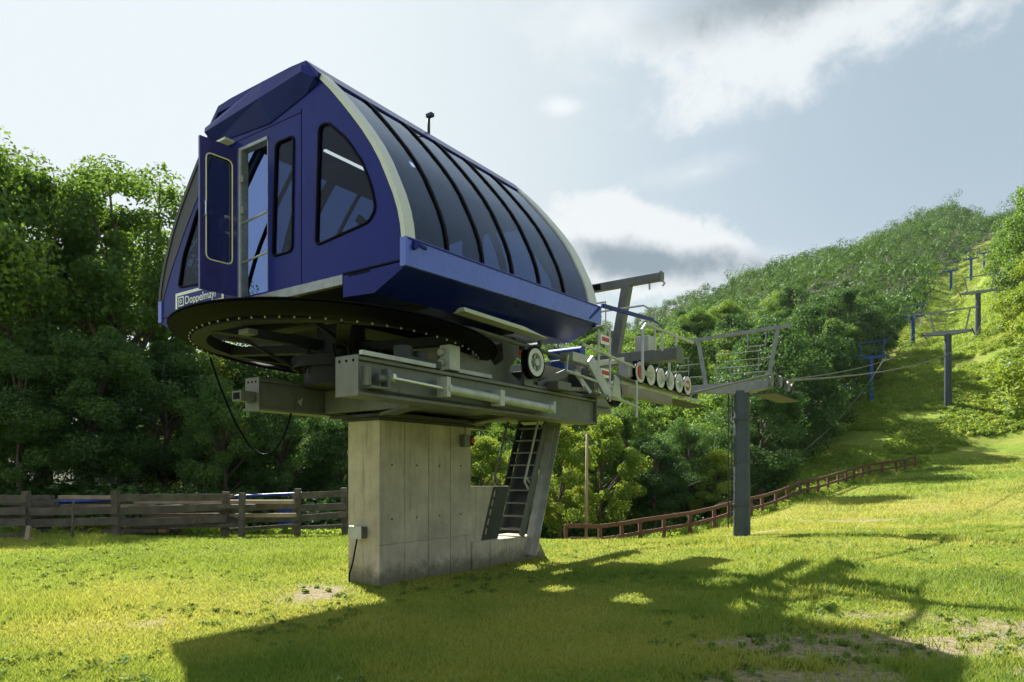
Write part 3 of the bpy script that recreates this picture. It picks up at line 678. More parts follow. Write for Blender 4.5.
# carriage plates above the near beam with cut-outs
cp = MB()
pl_out = [(1.55, 2.96), (1.45, 3.05), (1.48, 3.30), (1.62, 3.34), (2.2, 3.30), (2.3, 3.66), (2.9, 3.70), (3.45, 3.66), (3.85, 3.45), (3.95, 3.05), (3.7, 2.96)]
def plate_with_holes(outer, holes, x, th_):
    w_ = holed_wall(outer, holes, 0, th_)
    for v_ in w_.bm.verts: v_.co = Vector((x + v_.co.y, v_.co.x, v_.co.z))
    return w_
holes_ = [round_poly([(2.55, 3.60), (2.95, 3.60), (2.98, 3.35), (2.75, 3.22), (2.60, 3.35)], .05), round_poly([(3.10, 3.20), (3.35, 3.45), (3.62, 3.42), (3.62, 3.15), (3.4, 3.06)], .06)]
plate_with_holes(pl_out, holes_, -.83, .03).build('carriage_plate', 'steel', term)
plate_with_holes(pl_out, holes_, -1.35, .03).build('carriage_plate', 'steel', term)
MB().box(-1.32, -.84, 1.6, 1.66, 2.97, 3.28).box(-1.32, -.84, 3.0, 3.06, 2.97, 3.6).box(-1.32, -.83, 1.5, 3.8, 2.94, 2.965).build('carriage_web', 'steel', term, .004)
MB().box(-.80, -.62, 1.50, 1.72, 3.0, 3.34).box(-.80, -.66, 1.74, 2.5, 2.99, 3.05).cyl((-.75, 1.45, 3.1), (-.75, 1.62, 3.1), .05).cyl((-.75, 1.45, 3.24), (-.75, 1.62, 3.24), .05).build('guide_block', 'steel_hi', term, .008)
MB().box(-.9, -.5, .55, 1.2, 2.95, 3.05).cyl((-.7, .7, 3.05), (-.7, .7, 3.2), .12).cyl((-.7, 1.0, 3.05), (-.7, 1.0, 3.16), .1).build('actuator', 'steel_dk', term, .01)
MB().box(-.60, -.50, 3.3, 4.9, 2.945, 2.99).beam((-.6, 3.6, 3.0), (-.5, 4.3, 3.28), .05, .12).beam((-.5, 3.9, 2.98), (-.35, 4.6, 3.02), .16, .06).box(-.52, -.3, 3.75, 4.15, 2.95, 3.08).build('carriage_stop', 'steel', term, .006)
# the single guide sheave by the carriage
def sheave(name, c, r, w, mats=('black', 'cream', 'steel'), parent=None, n=26, spokes=5):
    """grooved rubber-lined wheel turning about the local x axis"""
    x, y, z = c
    t_ = MB().lathe([(r * .80, -w / 2), (r, -w / 2), (r * .90, -w * .15), (r * .90, w * .15), (r, w / 2), (r * .80, w / 2)], c, 'x', n).build(name, mats[0], parent)
    MB().lathe([(r * .56, -w * .58), (r * .84, -w * .58), (r * .84, w * .58), (r * .56, w * .58)], c, 'x', n).build('rim', mats[1], t_)
    q = MB().cyl((x - w * .7, y, z), (x + w * .75, y, z), r * .22, 12)
    for k in range(spokes):
        a_ = 2 * math.pi * k / spokes; q.beam((x, y + r * .1 * math.cos(a_), z + r * .1 * math.sin(a_)), (x, y + r * .6 * math.cos(a_), z + r * .6 * math.sin(a_)), w * .35, r * .16, up=(1, 0, 0))
    q.build('wheel_hub', mats[2], t_); return t_
sheave('guide_sheave', (-.43, 3.22, 3.30), .25, .11, ('black', 'cream', 'steel_hi'), term)
MB().box(-.56, -.50, 3.1, 3.34, 2.95, 3.5).build('sheave_fork', 'steel', term, .004)
# pale ramp (launch track) alongside the rope
MB().prism([(1.40, 3.765), (1.42, 3.715), (2.9, 3.70), (3.45, 3.685), (2.8, 3.755)], -.50, -.30, 'yz').build('chair_guide', 'cream', term)
MB().box(-.5, -.42, 1.95, 2.05, 3.80, 3.90).build('guide_bracket', 'white', term)
MB().box(-.52, -.40, 2.72, 3.05, 3.56, 3.60).beam((-.46, 3.0, 3.5), (-.46, 3.5, 3.62), .03, .03).cyl((-.46, 3.45, 3.56), (-.46, 3.45, 3.66), .03).box(-.5, -.4, 2.95, 3.15, 3.46, 3.55).build('rope_sensor', 'steel_dk', term)
MB().box(-.505, -.49, 2.95, 3.05, 3.38, 3.44).build('red_marker', 'red', term)

# ----------------------------------------------------------------- service platform and line machinery behind the cabin
MB().box(-.95, -.80, 4.0, 9.6, 3.20, 3.42).box(-4.35, -4.2, 4.0, 9.6, 3.20, 3.42).build('line_beam', 'steel', term, .005)
MB().box(-2.7, -2.2, 4.0, 9.3, 3.05, 3.40).build('spine_beam', 'steel', term, .008)
MB().box(-4.9, .31, 7.05, 7.35, 3.80, 4.03).box(.311, .33, 7.03, 7.37, 3.76, 4.06).build('crossarm', 'steel', term, .006)
MB().box(-3.6, -1.4, 4.6, 7.6, 2.98, 3.02).build('catwalk', 'steel_dk', term)
MB().box(-1.3, -.5, 4.9, 5.3, 2.94, 3.35).box(-1.9, -1.0, 4.5, 5.8, 3.3, 3.42).prism([(5.0, 2.95), (5.5, 2.95), (5.35, 3.6), (5.2, 3.6)], -.7, -.66, 'yz').build('machine_housing', 'steel_dk', term, .01)
MB().cyl((-1.6, 5.6, 3.86), (-.9, 5.6, 3.86), .10).build('blue_motor', M['pole_blue'], term)
MB().box(-1.3, -1.0, 5.1, 5.4, 3.43, 3.66).build('blue_gear_case', M['pole_blue'], term, .03)
for (y_, z_) in ((5.15, 3.88), (5.15, 3.30)):
    q = MB().box(-.30, -.28, y_, y_ + .28, z_, z_ + .15).build('warning_plate', 'white', term)
    MB().box(-.279, -.272, y_ + .01, y_ + .27, z_ + .045, z_ + .115).build('warning_stripe', 'red', q)
MB().lathe([(.10, -.03), (.24, -.05), (.24, .05), (.10, .03)], (-.52, 6.1, 3.12), 'x', 28).build('idler_wheel', 'black', term)
rl = MB()
def rail(pts, r=.022): rl.tube(pts, r, 8)
rail([(-.30, 5.08, 2.95), (-.30, 5.08, 4.1)]); rail([(-.30, 5.5, 2.9), (-.30, 5.5, 4.2)])
rail([(-.22, 3.9, 3.5), (-.25, 3.9, 3.25), (-.25, 5.5, 3.15)]); rail([(-.25, 4.4, 3.75), (-.25, 6.4, 3.62)])
rail([(-.3, 5.5, 3.02), (-.3, 6.6, 2.90)]); rail([(-.3, 6.6, 3.4), (-.3, 6.6, 2.7)], .03)
rail([(.05, 6.1, 3.35), (.05, 6.1, 4.24), (.05, 6.25, 4.36), (.05, 8.6, 4.38)], .03)
for y_ in (7.0, 7.7): rail([(.05, y_, 4.37), (.05, y_, 3.98)], .025)
rail([(-.1, 7.0, 4.0), (-.1, 7.0, 4.75), (-.25, 6.8, 4.85), (-1.4, 6.8, 4.85)], .02)
rail([(-3.4, 6.5, 4.05), (-3.4, 6.5, 4.95), (-.9, 6.5, 4.95), (-.9, 6.5, 4.05)], .02); rail([(-3.4, 6.5, 4.5), (-.9, 6.5, 4.5)], .016)
rail([(-.3, 8.2, 4.0), (-.3, 8.2, 3.45)], .03)
rail([(-1.9, 4.6, 3.0), (-1.9, 4.6, 4.0), (-1.9, 8.3, 4.0)], .018)
rl.build('handrails', 'steel_hi', term)
MB().box(-.75, -.45, 7.5, 7.9, 4.04, 4.42).build('grey_cabinet', 'steel_hi', term, .01)
MB().beam((-.22, 5.3, 2.97), (-.30, 4.75, 3.55), .05, .20).beam((-.20, 4.6, 2.96), (-.35, 4.35, 3.30), .05, .06).prism([(5.6, 2.95), (6.0, 2.95), (5.9, 3.35), (5.75, 3.4)], -.35, -.31, 'yz').build('brace', 'steel_hi', term, .004)
MB().box(-.5, -.2, 4.95, 5.3, 2.94, 2.99).prism([(4.95, 2.94), (5.25, 2.94), (5.10, 3.12)], -.47, -.42, 'yz').build('beam_end_bracket', 'steel', term)
MB().beam((-.6, 4.9, 3.48), (-.3, 6.0, 3.70), .10, .10).box(-.55, -.3, 4.2, 4.7, 3.45, 3.60).build('accelerator_track', 'steel_hi', term, .004)
# lifting frame with top bar
MB().beam((-4.6, 7.2, 5.44), (-.06, 7.2, 5.46), .14, .15).box(-.05, -.03, 7.11, 7.29, 5.36, 5.56).build('lifting_bar', 'steel', term, .006)
MB().beam((-1.05, 7.2, 4.03), (-.78, 7.2, 5.40), .18, .17, up=(0, 1, 0)).build('lifting_post', 'steel', term, .006)
MB().beam((-3.95, 7.2, 4.03), (-4.1, 7.2, 5.40), .18, .17, up=(0, 1, 0)).build('lifting_post', 'steel', term, .006)
MB().box(-1.6, -1.35, 7.10, 7.125, 5.39, 5.50).build('bar_clamp', 'black', term)
MB().tube([(-.3, 7.2, 5.38), (-.3, 7.2, 5.25)], .02).tube([(-.04, 7.2, 5.40), (.02, 7.2, 5.32), (-.03, 7.2, 5.28)], .02).build('lifting_hook', 'steel_hi', term)
# depression sheave trains
def sheave_train(parent, x, y0, y1, z, n, r, side=1):
    t_ = MB().box(x - .10 * side - .02, x - .10 * side + .02, y0 + .1, y1 - .1, z - .03, z + .05)
    for k in range(n // 2):
        a_, b_ = y0 + (y1 - y0) * (2 * k) / (n - 1), y0 + (y1 - y0) * (2 * k + 1) / (n - 1)
        t_.beam((x + .075 * side, a_, z), (x + .075 * side, b_, z + 0), .03, .09).cyl((x - .12 * side, (a_ + b_) / 2, z), (x + .1 * side, (a_ + b_) / 2, z), .03, 8)
    t_ = t_.build('sheave_train', 'steel_hi', parent)
    for k in range(n):
        y_ = y0 + (y1 - y0) * k / (n - 1)
        c = (x, y_, z)
        sh = MB().lathe([(r * .72, -.045), (r, -.05), (r * .90, -.01), (r * .90, .01), (r, .05), (r * .72, .045)], c, 'x', 22).build('sheave', 'black', t_)
        sh2 = MB().lathe([(r * .50, -.052), (r * .88, -.056), (r * .88, .056), (r * .50, .052)], c, 'x', 22)
        for q in range(3):
            a_ = 2 * math.pi * q / 3 + k * .7
            sh2.beam((x, y_, z), (x, y_ + r * .55 * math.cos(a_), z + r * .55 * math.sin(a_)), .03, r * .2, up=(1, 0, 0))
        # rim and spokes belong to the wheel's own mesh (second slot)
        me_ = sh.data; b2 = bmesh.new(); b2.from_mesh(me_); n0 = len(b2.faces)
        tmp = bpy.data.meshes.new('t'); sh2.bm.to_mesh(tmp); sh2.bm.free(); b2.from_mesh(tmp); b2.faces.ensure_lookup_table()
        for f in b2.faces[n0:]: f.material_index = 1
        b2.to_mesh(me_); b2.free(); bpy.data.meshes.remove(tmp); me_.materials.append(M['cream'] if parent is term else M['steel_hi'])
    return t_
sheave_train(term, -.43, 6.95, 9.45, 3.60, 6, .235)
sheave_train(term, -4.55, 6.95, 9.45, 3.60, 6, .20, -1)
MB().box(-.52, -.47, 6.3, 10.5, 3.33, 3.38).box(-.48, -.34, 6.6, 7.0, 3.29, 3.31).box(-.48, -.34, 9.1, 9.5, 3.29, 3.31).box(-.65, -.45, 6.55, 6.85, 3.50, 3.75).box(-.6, -.5, 9.5, 10.0, 3.45, 3.65).build('rope_catcher', 'steel_hi', term)
MB().cyl((-.44, 6.95, 3.60), (-.36, 6.95, 3.60), .13, 20).cyl((-.44, 9.45, 3.60), (-.36, 9.45, 3.60), .10, 20).build('red_sheave_disc', 'red', term)
# inclined steel leg behind the ladder
MB().beam((-1.92, 5.35, .10), (-1.92, 6.25, 2.62), .14, .17, up=(1, 0, 0)).beam((-1.84, 5.30, .10), (-1.84, 6.20, 2.62), .015, .25, up=(1, 0, 0)).box(-2.1, -1.7, 6.15, 6.65, 2.60, 2.66).build('inclined_leg', 'steel_hi', term, .005)
MB().box(-2.9, -1.2, 5.30, 6.7, 2.66, 2.74).box(-2.6, -1.2, 5.35, 6.5, 2.74, 2.98).build('rear_girder', 'steel', term, .005)
MB().box(-1.83, -1.815, 5.50, 5.58, .40, .52).build('leg_bracket', 'steel', term)

# ----------------------------------------------------------------- access ladder
lad = thing('access_ladder', 'steep steel ladder with handrails leaning up behind the pier', 'ladder', LO, LROT)
LB, LT = Vector((0, 5.15, .46)), Vector((0, 6.02, 2.64))
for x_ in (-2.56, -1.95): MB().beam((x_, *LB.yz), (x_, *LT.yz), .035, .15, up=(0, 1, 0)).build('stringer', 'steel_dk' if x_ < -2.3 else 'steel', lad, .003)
for k in range(9):
    t_ = (k + .5) / 9; c = LB.lerp(LT, t_); MB().box(-2.54, -1.97, c.y - .07, c.y + .07, c.z - .015, c.z + .015).build('tread', 'steel', lad, .003)
for x_ in (-2.70, -1.98):
    f = lambda t_, o: (x_, LB.y + (LT.y - LB.y) * t_ - .22 * o, LB.z + (LT.z - LB.z) * t_ + .10 * o)
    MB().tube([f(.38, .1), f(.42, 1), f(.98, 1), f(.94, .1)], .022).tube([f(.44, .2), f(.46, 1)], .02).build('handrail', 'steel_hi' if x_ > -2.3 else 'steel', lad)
MB().hexa([(-2.58, 5.32, .5), (-2.10, 5.32, .5), (-2.10, 6.15, 2.6), (-2.58, 6.15, 2.6), (-2.58, 5.34, .5), (-2.10, 5.34, .5), (-2.10, 6.17, 2.6), (-2.58, 6.17, 2.6)]).build('back_plate', 'steel_dk', lad)
# dark slotted sheet flat on the low wall, slanted like the ladder
sheet_out = [(4.02, .47), (4.49, .47), (4.84, 1.39), (4.37, 1.39)]
sheet_holes = []
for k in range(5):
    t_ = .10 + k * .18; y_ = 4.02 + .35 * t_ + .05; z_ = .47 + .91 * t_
    sheet_holes.append([(y_, z_), (y_ + .06, z_), (y_ + .10, z_ + .11), (y_ + .04, z_ + .11)])
plate_with_holes(sheet_out, sheet_holes, RX - .028, .012).build('slotted_sheet', 'steel_dk', lad)

# ----------------------------------------------------------------- hanging hose
hp = []
P0_, P1_ = Vector((-4.10, .22, 3.32)), Vector((-3.0, .80, 2.50))
for k in range(25):
    t_ = k / 24; q = P0_.lerp(P1_, t_); q.z -= 1.15 * (1 - (2 * t_ - 1) ** 2) ** .9 * (1.0) * (.55 + .45 * t_) if 0 < t_ < 1 else 0
    hp.append(q)
h = MB().tube(hp, .015, 8).build('black_hose', 'black'); h.location = LO; h.rotation_euler = (0, 0, LROT)
tag(h, 'black hose looping down from the wheel guard to the frame beam', 'hose')

# ================================================================= towers
def tower(name, label, base, rotz, Hp, xl, xr, scale=1.0, mt='pole', group=None, asym=0.0, detail=True):
    """lift tower: pole, crossarm at Hp, lifting frame above, sheave trains at both ends"""
    t = thing(name, label, 'lift tower', base, rotz, group)
    MB().tube([(0, 0, -1.0), (0, 0, Hp)], .27 * scale, 12, taper=[.29 * scale, .25 * scale]).build('pole', mt, t)
    if detail:
        for zz in (1.15, 2.6, 4.0):
            if zz < Hp: MB().lathe([(.27 * scale, zz), (.33 * scale, zz), (.33 * scale, zz + .05), (.27 * scale, zz + .05)], (0, 0, 0), 'z', 12).build('flange', mt, t)
        l_ = MB().tube([(-.42 * scale, -.1, .4), (-.42 * scale, -.1, Hp + .2)], .02).tube([(-.42 * scale, .28, .4), (-.42 * scale, .28, Hp + .2)], .02)
        z_ = .6
        while z_ < Hp: l_.tube([(-.42 * scale, -.1, z_), (-.42 * scale, .28, z_)], .013, 6); z_ += .3
        for zz in (.8, 2.2, 3.6): l_.beam((-.42 * scale, .09, zz), (-.2, .09, zz), .03, .03)
        l_.build('ladder', 'steel_dk' if mt == 'pole' else mt, t)
    h_ = .30 * scale
    c = MB().hexa([(xl, -.16 * scale, Hp + .1), (0, -.2 * scale, Hp - .12), (0, .2 * scale, Hp - .12), (xl, .16 * scale, Hp + .1), (xl, -.16 * scale, Hp + .1 + h_ * .6), (0, -.2 * scale, Hp + h_), (0, .2 * scale, Hp + h_), (xl, .16 * scale, Hp + .1 + h_ * .6)])
    c.hexa([(.002, -.2 * scale, Hp - .12), (xr, -.16 * scale, Hp + .1), (xr, .16 * scale, Hp + .1), (.002, .2 * scale, Hp - .12), (.002, -.2 * scale, Hp + h_), (xr, -.16 * scale, Hp + .1 + h_ * .6), (xr, .16 * scale, Hp + .1 + h_ * .6), (.002, .2 * scale, Hp + h_)])
    mt2 = mt if mt != 'pole' else 'steel_t'
    c.build('crossarm', mt2, t, .006)
    zt = Hp + 1.95 * scale
    fl, fr = xl * .58, xr * .72
    MB().beam((xl * .82 - .15, 0, zt - .1), (xr + .42 * scale, 0, zt + .05), .10 * scale, .11 * scale).build('lifting_bar', mt2, t)
    MB().beam((fl, 0, Hp + .25), (fl - .28 * scale, 0, zt - .08), .11 * scale, .11 * scale, up=(0, 1, 0)).build('lifting_post', mt2, t)
    MB().beam((fr, 0, Hp + .25), (fr + .34 * scale, 0, zt), .11 * scale, .11 * scale, up=(0, 1, 0)).build('lifting_post', mt2, t)
    if detail:
        r_ = MB()
        for yy in (-.75, .75):
            for (a_, b_) in ((-.6 * scale, .75 * scale), (xl - .5, xl + .55)):
                r_.tube([(a_, yy, Hp + .2), (a_, yy, Hp + 1.15), (b_, yy, Hp + 1.15), (b_, yy, Hp + .2)], .018, 6).tube([(a_, yy, Hp + .7), (b_, yy, Hp + .7)], .014, 6)
        r_.tube([(.1, .3, zt), (.1, .3, zt - .45), (.7, .3, zt - .45), (.7, .3, zt)], .02, 6)
        r_.build('handrails', mt2, t)
        for (x0, x1) in ((xl - .35, xl + .35), (xr - .35, xr + .3)):
            MB().box(x0, x1, -1.5, 1.5, Hp - .32, Hp - .28).build('catwalk', 'steel_dk', t)
    else:
        MB().tube([(-.6, 0, Hp + h_), (-.6, 0, Hp + 1.0), (.7, 0, Hp + 1.0), (.7, 0, Hp + h_)], .03, 6).build('handrails', mt2, t)
    for x_, sd_ in ((xl, -1), (xr + .12, 1)):
        n_ = 6; tr_ = MB().box(x_ - .09, x_ - .05, -1.25 * scale, 1.25 * scale, Hp + .13, Hp + .21).build('sheave_train', mt2, t)
        for k in range(n_):
            y_ = -1.3 * scale + 2.6 * scale * k / (n_ - 1)
            MB().lathe([(.06, -.04), (.19, -.05), (.17, 0), (.19, .05), (.06, .04)], (x_, y_, Hp + .12 + (.10 if detail else 0) * (1 - abs(k - 2.5) / 2.5)), 'x', 16).build('sheave', 'steel_dk' if k % 2 else mt2, tr_)
    return t
M['steel_t'] = mat('tower_galvanised_steel', (0.19, 0.20, 0.21), 0.5, 0.4, 0.25, 3, 0.04, 25, stains=0.4)
b1 = LW(-1.70, 17.8); T1 = tower('lift_tower', 'dark steel lift tower standing on the lawn nearest the terminal, with ladder and sheaves', (b1.x, b1.y, th(b1.x, b1.y) - .1), LROT, 4.95, -2.1, 1.15, 1.0, group='grey towers of the lift line')
GL = 'grey towers of the lift line'
def tower_at(px, py, H_, label, mt, grp, sc_, y0=45, w=1.9):
    X, Y, z_ = ground_hit(px, py, y0)
    d = Vector((X, Y)) ; return tower('lift_tower', label, (X, Y, z_ - .2), R(-37), H_, -w, w, sc_, mt, grp, detail=False), Vector((X, Y, z_))
T2, p2 = tower_at(948, 408, 9.2, 'tall grey lift tower standing alone on the bright grassy bank', 'pole', GL, 1.5, 62, 2.5)
T3, p3 = tower_at(978, 338, 7.6, 'slim grey lift tower higher on the bank behind the tall grey one', 'pole', GL, 1.5, 80, 2.5)
T4, p4 = tower_at(996, 279, 6.5, 'small distant grey tower at the top of the grass run', 'pole', GL, 1.6, 130, 2.5)
GB = 'blue towers of the second lift line'
tb = [(871, 402, 6.2, 'blue lift tower at the dark foot of the wood, nearest of the blue ones', 60, 1.2), (913, 346, 5.8, 'blue lift tower half way up the gully beside the wood', 90, 1.3),
      (951, 291, 6.5, 'blue lift tower at the lower edge of the small grass clearing', 130, 1.5), (971, 281, 7.0, 'taller blue lift tower in the small grass clearing', 150, 1.5), (984, 271, 6.0, 'farthest small blue lift tower at the right of the clearing', 160, 1.3)]
pb = []
for (px, py, H_, lab, y0, s_) in tb:
    t_, q = tower_at(px, py, H_, lab, 'pole_blue', GB, s_, y0, 1.9); pb.append((q, H_))

# ================================================================= ropes
def rope(name, label, pts, r=.02, sag=0.0, grp=None):
    out = []
    for a_, b_ in zip(pts, pts[1:]):
        a_, b_ = Vector(a_), Vector(b_); L__ = (b_ - a_).length; n_ = 14 if L__ > 8 else 4
        for k in range(n_): t_ = k / n_; q = a_.lerp(b_, t_); q.z -= sag * L__ * 4 * t_ * (1 - t_) * (1 if L__ > 8 else 0); out.append(q)
    out.append(Vector(pts[-1]))
    o = MB().tube(out, r, 7).build(name, 'rope'); tag(o, label, 'cable', grp); return o
def tw(px_, base, H_, off, rot=R(-37)):
    return Vector((base.x + off * math.cos(rot), base.y + off * math.sin(rot), base.z + H_))
zr1 = T1.location.z + 4.95 + .0
rope('haul_rope', 'steel haul rope running from the bullwheel over the near sheaves and up the hill',
     [LW(-1.5, .15, 3.50), LW(-.75, .45, 3.51), LW(-.50, 1.0, 3.53), LW(-.42, 1.8, 3.55), LW(-.43, 3.2, 3.52), LW(-.43, 6.95, 3.395), LW(-.43, 9.45, 3.395), LW(-.43, 16.5, zr1 + .30), LW(-.43, 19.0, zr1 + .38), tw(0, p2, 8.2, 2.6), tw(0, p3, 7.8, 2.6), tw(0, p4, 6.8, 2.6)], .032, .012, 'haul ropes of the grey lift')
rope('haul_rope', 'returning haul rope on the far side of the grey lift',
     [LW(-4.35, 1.8, 3.50), LW(-4.55, 3.2, 3.46), LW(-4.55, 6.95, 3.395), LW(-4.55, 9.45, 3.395), LW(-3.85, 16.5, zr1 + .30), LW(-3.85, 19.0, zr1 + .38), tw(0, p2, 8.2, -2.6), tw(0, p3, 7.8, -2.6), tw(0, p4, 6.8, -2.6)], .032, .012, 'haul ropes of the grey lift')
dn = Vector(((730 - 512) / 700 * 40, 40, -1.0)); dn2 = Vector(((700 - 512) / 700 * 36, 36, -2.0))
for k, (off, st) in enumerate(((-2.0, (11.0, 44, .9)), (2.0, (11.5, 42, -.6)))):
    rope('blue_lift_rope', ['upper', 'lower'][k] + ' thin dark rope of the blue lift sagging out of the dark wood', [st] + [tw(0, q, H_ + .25, off) for q, H_ in pb[:3]], .05, .035, 'ropes of the blue lift')

# ================================================================= fences
def world_plank(mb, a_, b_, w, h): mb.beam(a_, b_, w, h)
# stained rail fence along the meadow, post by post from what the camera sees of its foot
rf_pts = [(566, 31.0), (600, 31.5), (622, 32.2), (640, 33), (664, 34), (690, 36), (714, 38), (729, 39.5), (751, 41), (762, 42.5), (776, 44.5), (787, 46), (800, 48), (808, 49.5), (818, 51), (828, 53), (838, 55), (846, 56.5), (854, 58), (862, 59.5), (869, 61), (882, 63), (896, 65), (905, 66.2), (915, 67.5)]
rf = thing('rail_fence', 'reddish brown timber rail fence climbing beside the mown meadow', 'fence', (0, 0, 0))
prev = None; tops = []; rng = random.Random(9)
foot_py = np.interp([p_[0] for p_ in rf_pts], [566, 600, 640, 714, 776, 838, 896, 915], [545, 541, 537, 527, 509, 487, 473, 468])
for (px_, Y_), fy in zip(rf_pts, foot_py):
    X_ = (px_ - 512) / 700 * Y_; z_ = th(X_, Y_)
    zt_ = z_ + 1.15
    lean = rng.uniform(-.03, .03)
    MB().beam((X_ + lean, Y_, z_ - 1.2), (X_, Y_, zt_ + .03), .17, .15).build('post', 'fence_red', rf)
    if prev:
        a_ = prev
        MB().beam((a_[0] - .0, a_[1] - .09, a_[2] - .02), (X_, Y_ - .09, zt_ - .02), .06, .19).build('rail', 'fence_red', rf)
        MB().beam((a_[0], a_[1] - .09, a_[2] - .60), (X_, Y_ - .09, zt_ - .60), .06, .17).build('rail', 'fence_red', rf)
    prev = (X_, Y_, zt_)
# grey plank fence on the left
gf = thing('plank_fence', 'weathered grey plank fence across the lawn left of the pier', 'fence', (0, 0, 0))
gpts = [(-140, 17.2), (-60, 17.4), (26, 17.6), (117, 18.0), (225, 19.2), (297, 20.2), (345, 21), (395, 21.8), (440, 22.6)]
gw = [((p_ - 512) / 700 * Y_, Y_) for p_, Y_ in gpts]; rng = random.Random(5)
for i, (X_, Y_) in enumerate(gw):
    MB().beam((X_, Y_, -.3), (X_ + rng.uniform(-.04, .04), Y_ + rng.uniform(-.03, .03), 1.17 + rng.uniform(-.03, .05)), .17, .15).build('post', 'fence_grey', gf, .01)
    if i:
        A = gw[i - 1]
        for zz, hh in ((1.02, .19), (.70, .19), (.38, .19), (.12, .09)):
            if rng.random() < .12: continue
            MB().beam((A[0] - .1, A[1] - .10 - rng.uniform(0, .04), zz + rng.uniform(-.05, .03)), (X_ + .1, Y_ - .12 - rng.uniform(0, .04), zz + rng.uniform(-.03, .05)), .04, hh).build('plank', 'fence_grey', gf)
for (px_, Y_, h_) in ((244, 19.0, 1.12), (77, 17.5, .95)):
    MB().beam(((px_ - 512) / 700 * Y_, Y_ - .2, -.2), ((px_ - 512) / 700 * Y_ + .02, Y_ - .17, h_), .15 if px_ > 100 else .05, .12 if px_ > 100 else .05).build('post', 'fence_grey', gf, .01)
# stacked old boards, blue pipes and a barrel behind the fence
def gx_(px_, Y_): return (px_ - 512) / 700 * Y_
lp = thing('board_pile', 'long heap of old weathered boards lying behind the grey fence', 'lumber pile', (gx_(110, 19.6), 19.6, 0)); rng = random.Random(12)
for k in range(34):
    x0 = rng.uniform(-6.2, 1.6); x1 = x0 + rng.uniform(2.0, 4.6); zz = .08 + (k % 8) * .130; yy = rng.uniform(-.75, .35)
    MB().beam((x0, yy, zz), (x1, yy + rng.uniform(-.12, .12), zz + rng.uniform(-.03, .03)), .2, .10).build('board', 'fence_grey' if k % 3 else 'barewood', lp)
gp = 'blue pipes behind the grey fence'
for k, (a_, b_, z_, Y_) in enumerate(((30, 116, .86, 19.05), (118, 240, .92, 20.4), (236, 302, .98, 21.2))):
    o = MB().tube([(gx_(a_, Y_), Y_, z_ - .03), (gx_(b_, Y_ + .3), Y_ + .3, z_ + .05)], .05, 12).build('blue_pipe', 'bluepipe')
    tag(o, ['blue pipe behind the leftmost planks of the grey fence', 'long blue pipe behind the middle of the grey fence', 'blue pipe behind the grey fence nearest the pier'][k], 'pipe', gp)
o = MB().lathe([(.0, 0), (.26, 0), (.28, .12), (.27, .5), (.28, .62), (.24, .66), (0, .66)], (gx_(288, 21.8), 21.8, 0), 'z', 24, closed=False).build('blue_barrel', 'bluepipe'); tag(o, 'blue plastic barrel half hidden behind the grey fence', 'barrel')
# bent trestle foot leaning at the far left end of the fence
o = MB().beam((gx_(29, 17), 17, .36), (gx_(30, 17), 16.9, .02), .09, .09).beam((gx_(30, 17), 16.95, .10), (gx_(20, 17), 17, -.02), .07, .07).beam((gx_(29, 17), 16.93, .10), (gx_(37, 17), 17, -.02), .07, .07).build('rusty_prop', 'barewood'); tag(o, 'short brown three legged prop standing before the fence at the left', 'prop')
# slim bare pole at the wood's edge
X_, Y_ = gx_(586, 34), 34
o = MB().tube([(X_, Y_, th(X_, Y_) - .5), (X_ + .05, Y_, 3.6)], .075, 10, taper=[.09, .06]).build('utility_pole', 'barewood'); tag(o, 'slim bare wooden pole standing at the edge of the wood', 'pole')
# hut roof glimpsed through the trees at the left
hut = thing('small_hut', 'pale hut with a brown roof glimpsed through the left trees', 'hut', (gx_(150, 52), 52, 0), R(12))
MB().box(-4, 4, -3, 3, 0, 2.8).build('wall', 'siding', hut); MB().prism([(-4.4, 2.75), (4.4, 2.75), (0, 4.8)], -3.3, 3.3).build('roof', 'roofing', hut)
MB().box(-2.4, -1.4, -3.06, -3.0, 1.0, 2.1).build('window', 'glass2', hut); MB().box(.9, 1.8, -3.06, -3.0, 0, 2.05).build('door', 'fence_red', hut)

# ================================================================= trees
def leaves(centres, radii, per, size, rng_, flat=.7, out=0.35, align=.7):
    """leaf-sized quads spread through clumps; returns verts (4 per leaf) and a tint per leaf"""
    n = len(centres) * per
    c = np.repeat(centres, per, 0); r = np.repeat(radii, per)[:, None]
    d = rng_.normal(size=(n, 3)); d /= np.linalg.norm(d, axis=1)[:, None]
    rad = rng_.random((n, 1)) ** out
    p = c + d * rad * r * np.array([1, 1, flat])
    nrm = d * align + rng_.normal(size=(n, 3)) * (0.65 if align < 1 else .42) + np.array([0, 0, .45]); nrm /= np.linalg.norm(nrm, axis=1)[:, None]
    t = np.cross(nrm, rng_.normal(size=(n, 3))); t /= np.linalg.norm(t, axis=1)[:, None]; b_ = np.cross(nrm, t)
    s = size * (0.6 + 0.8 * rng_.random((n, 1)))
    v = np.stack([p - t * s * .5, p - b_ * s * .30 , p + t * s * .5, p + b_ * s * .30], 1)
    tint = np.repeat(rng_.random(len(centres)), per) * .55 + rng_.random(n) * .45
    return v.reshape(-1, 3), tint
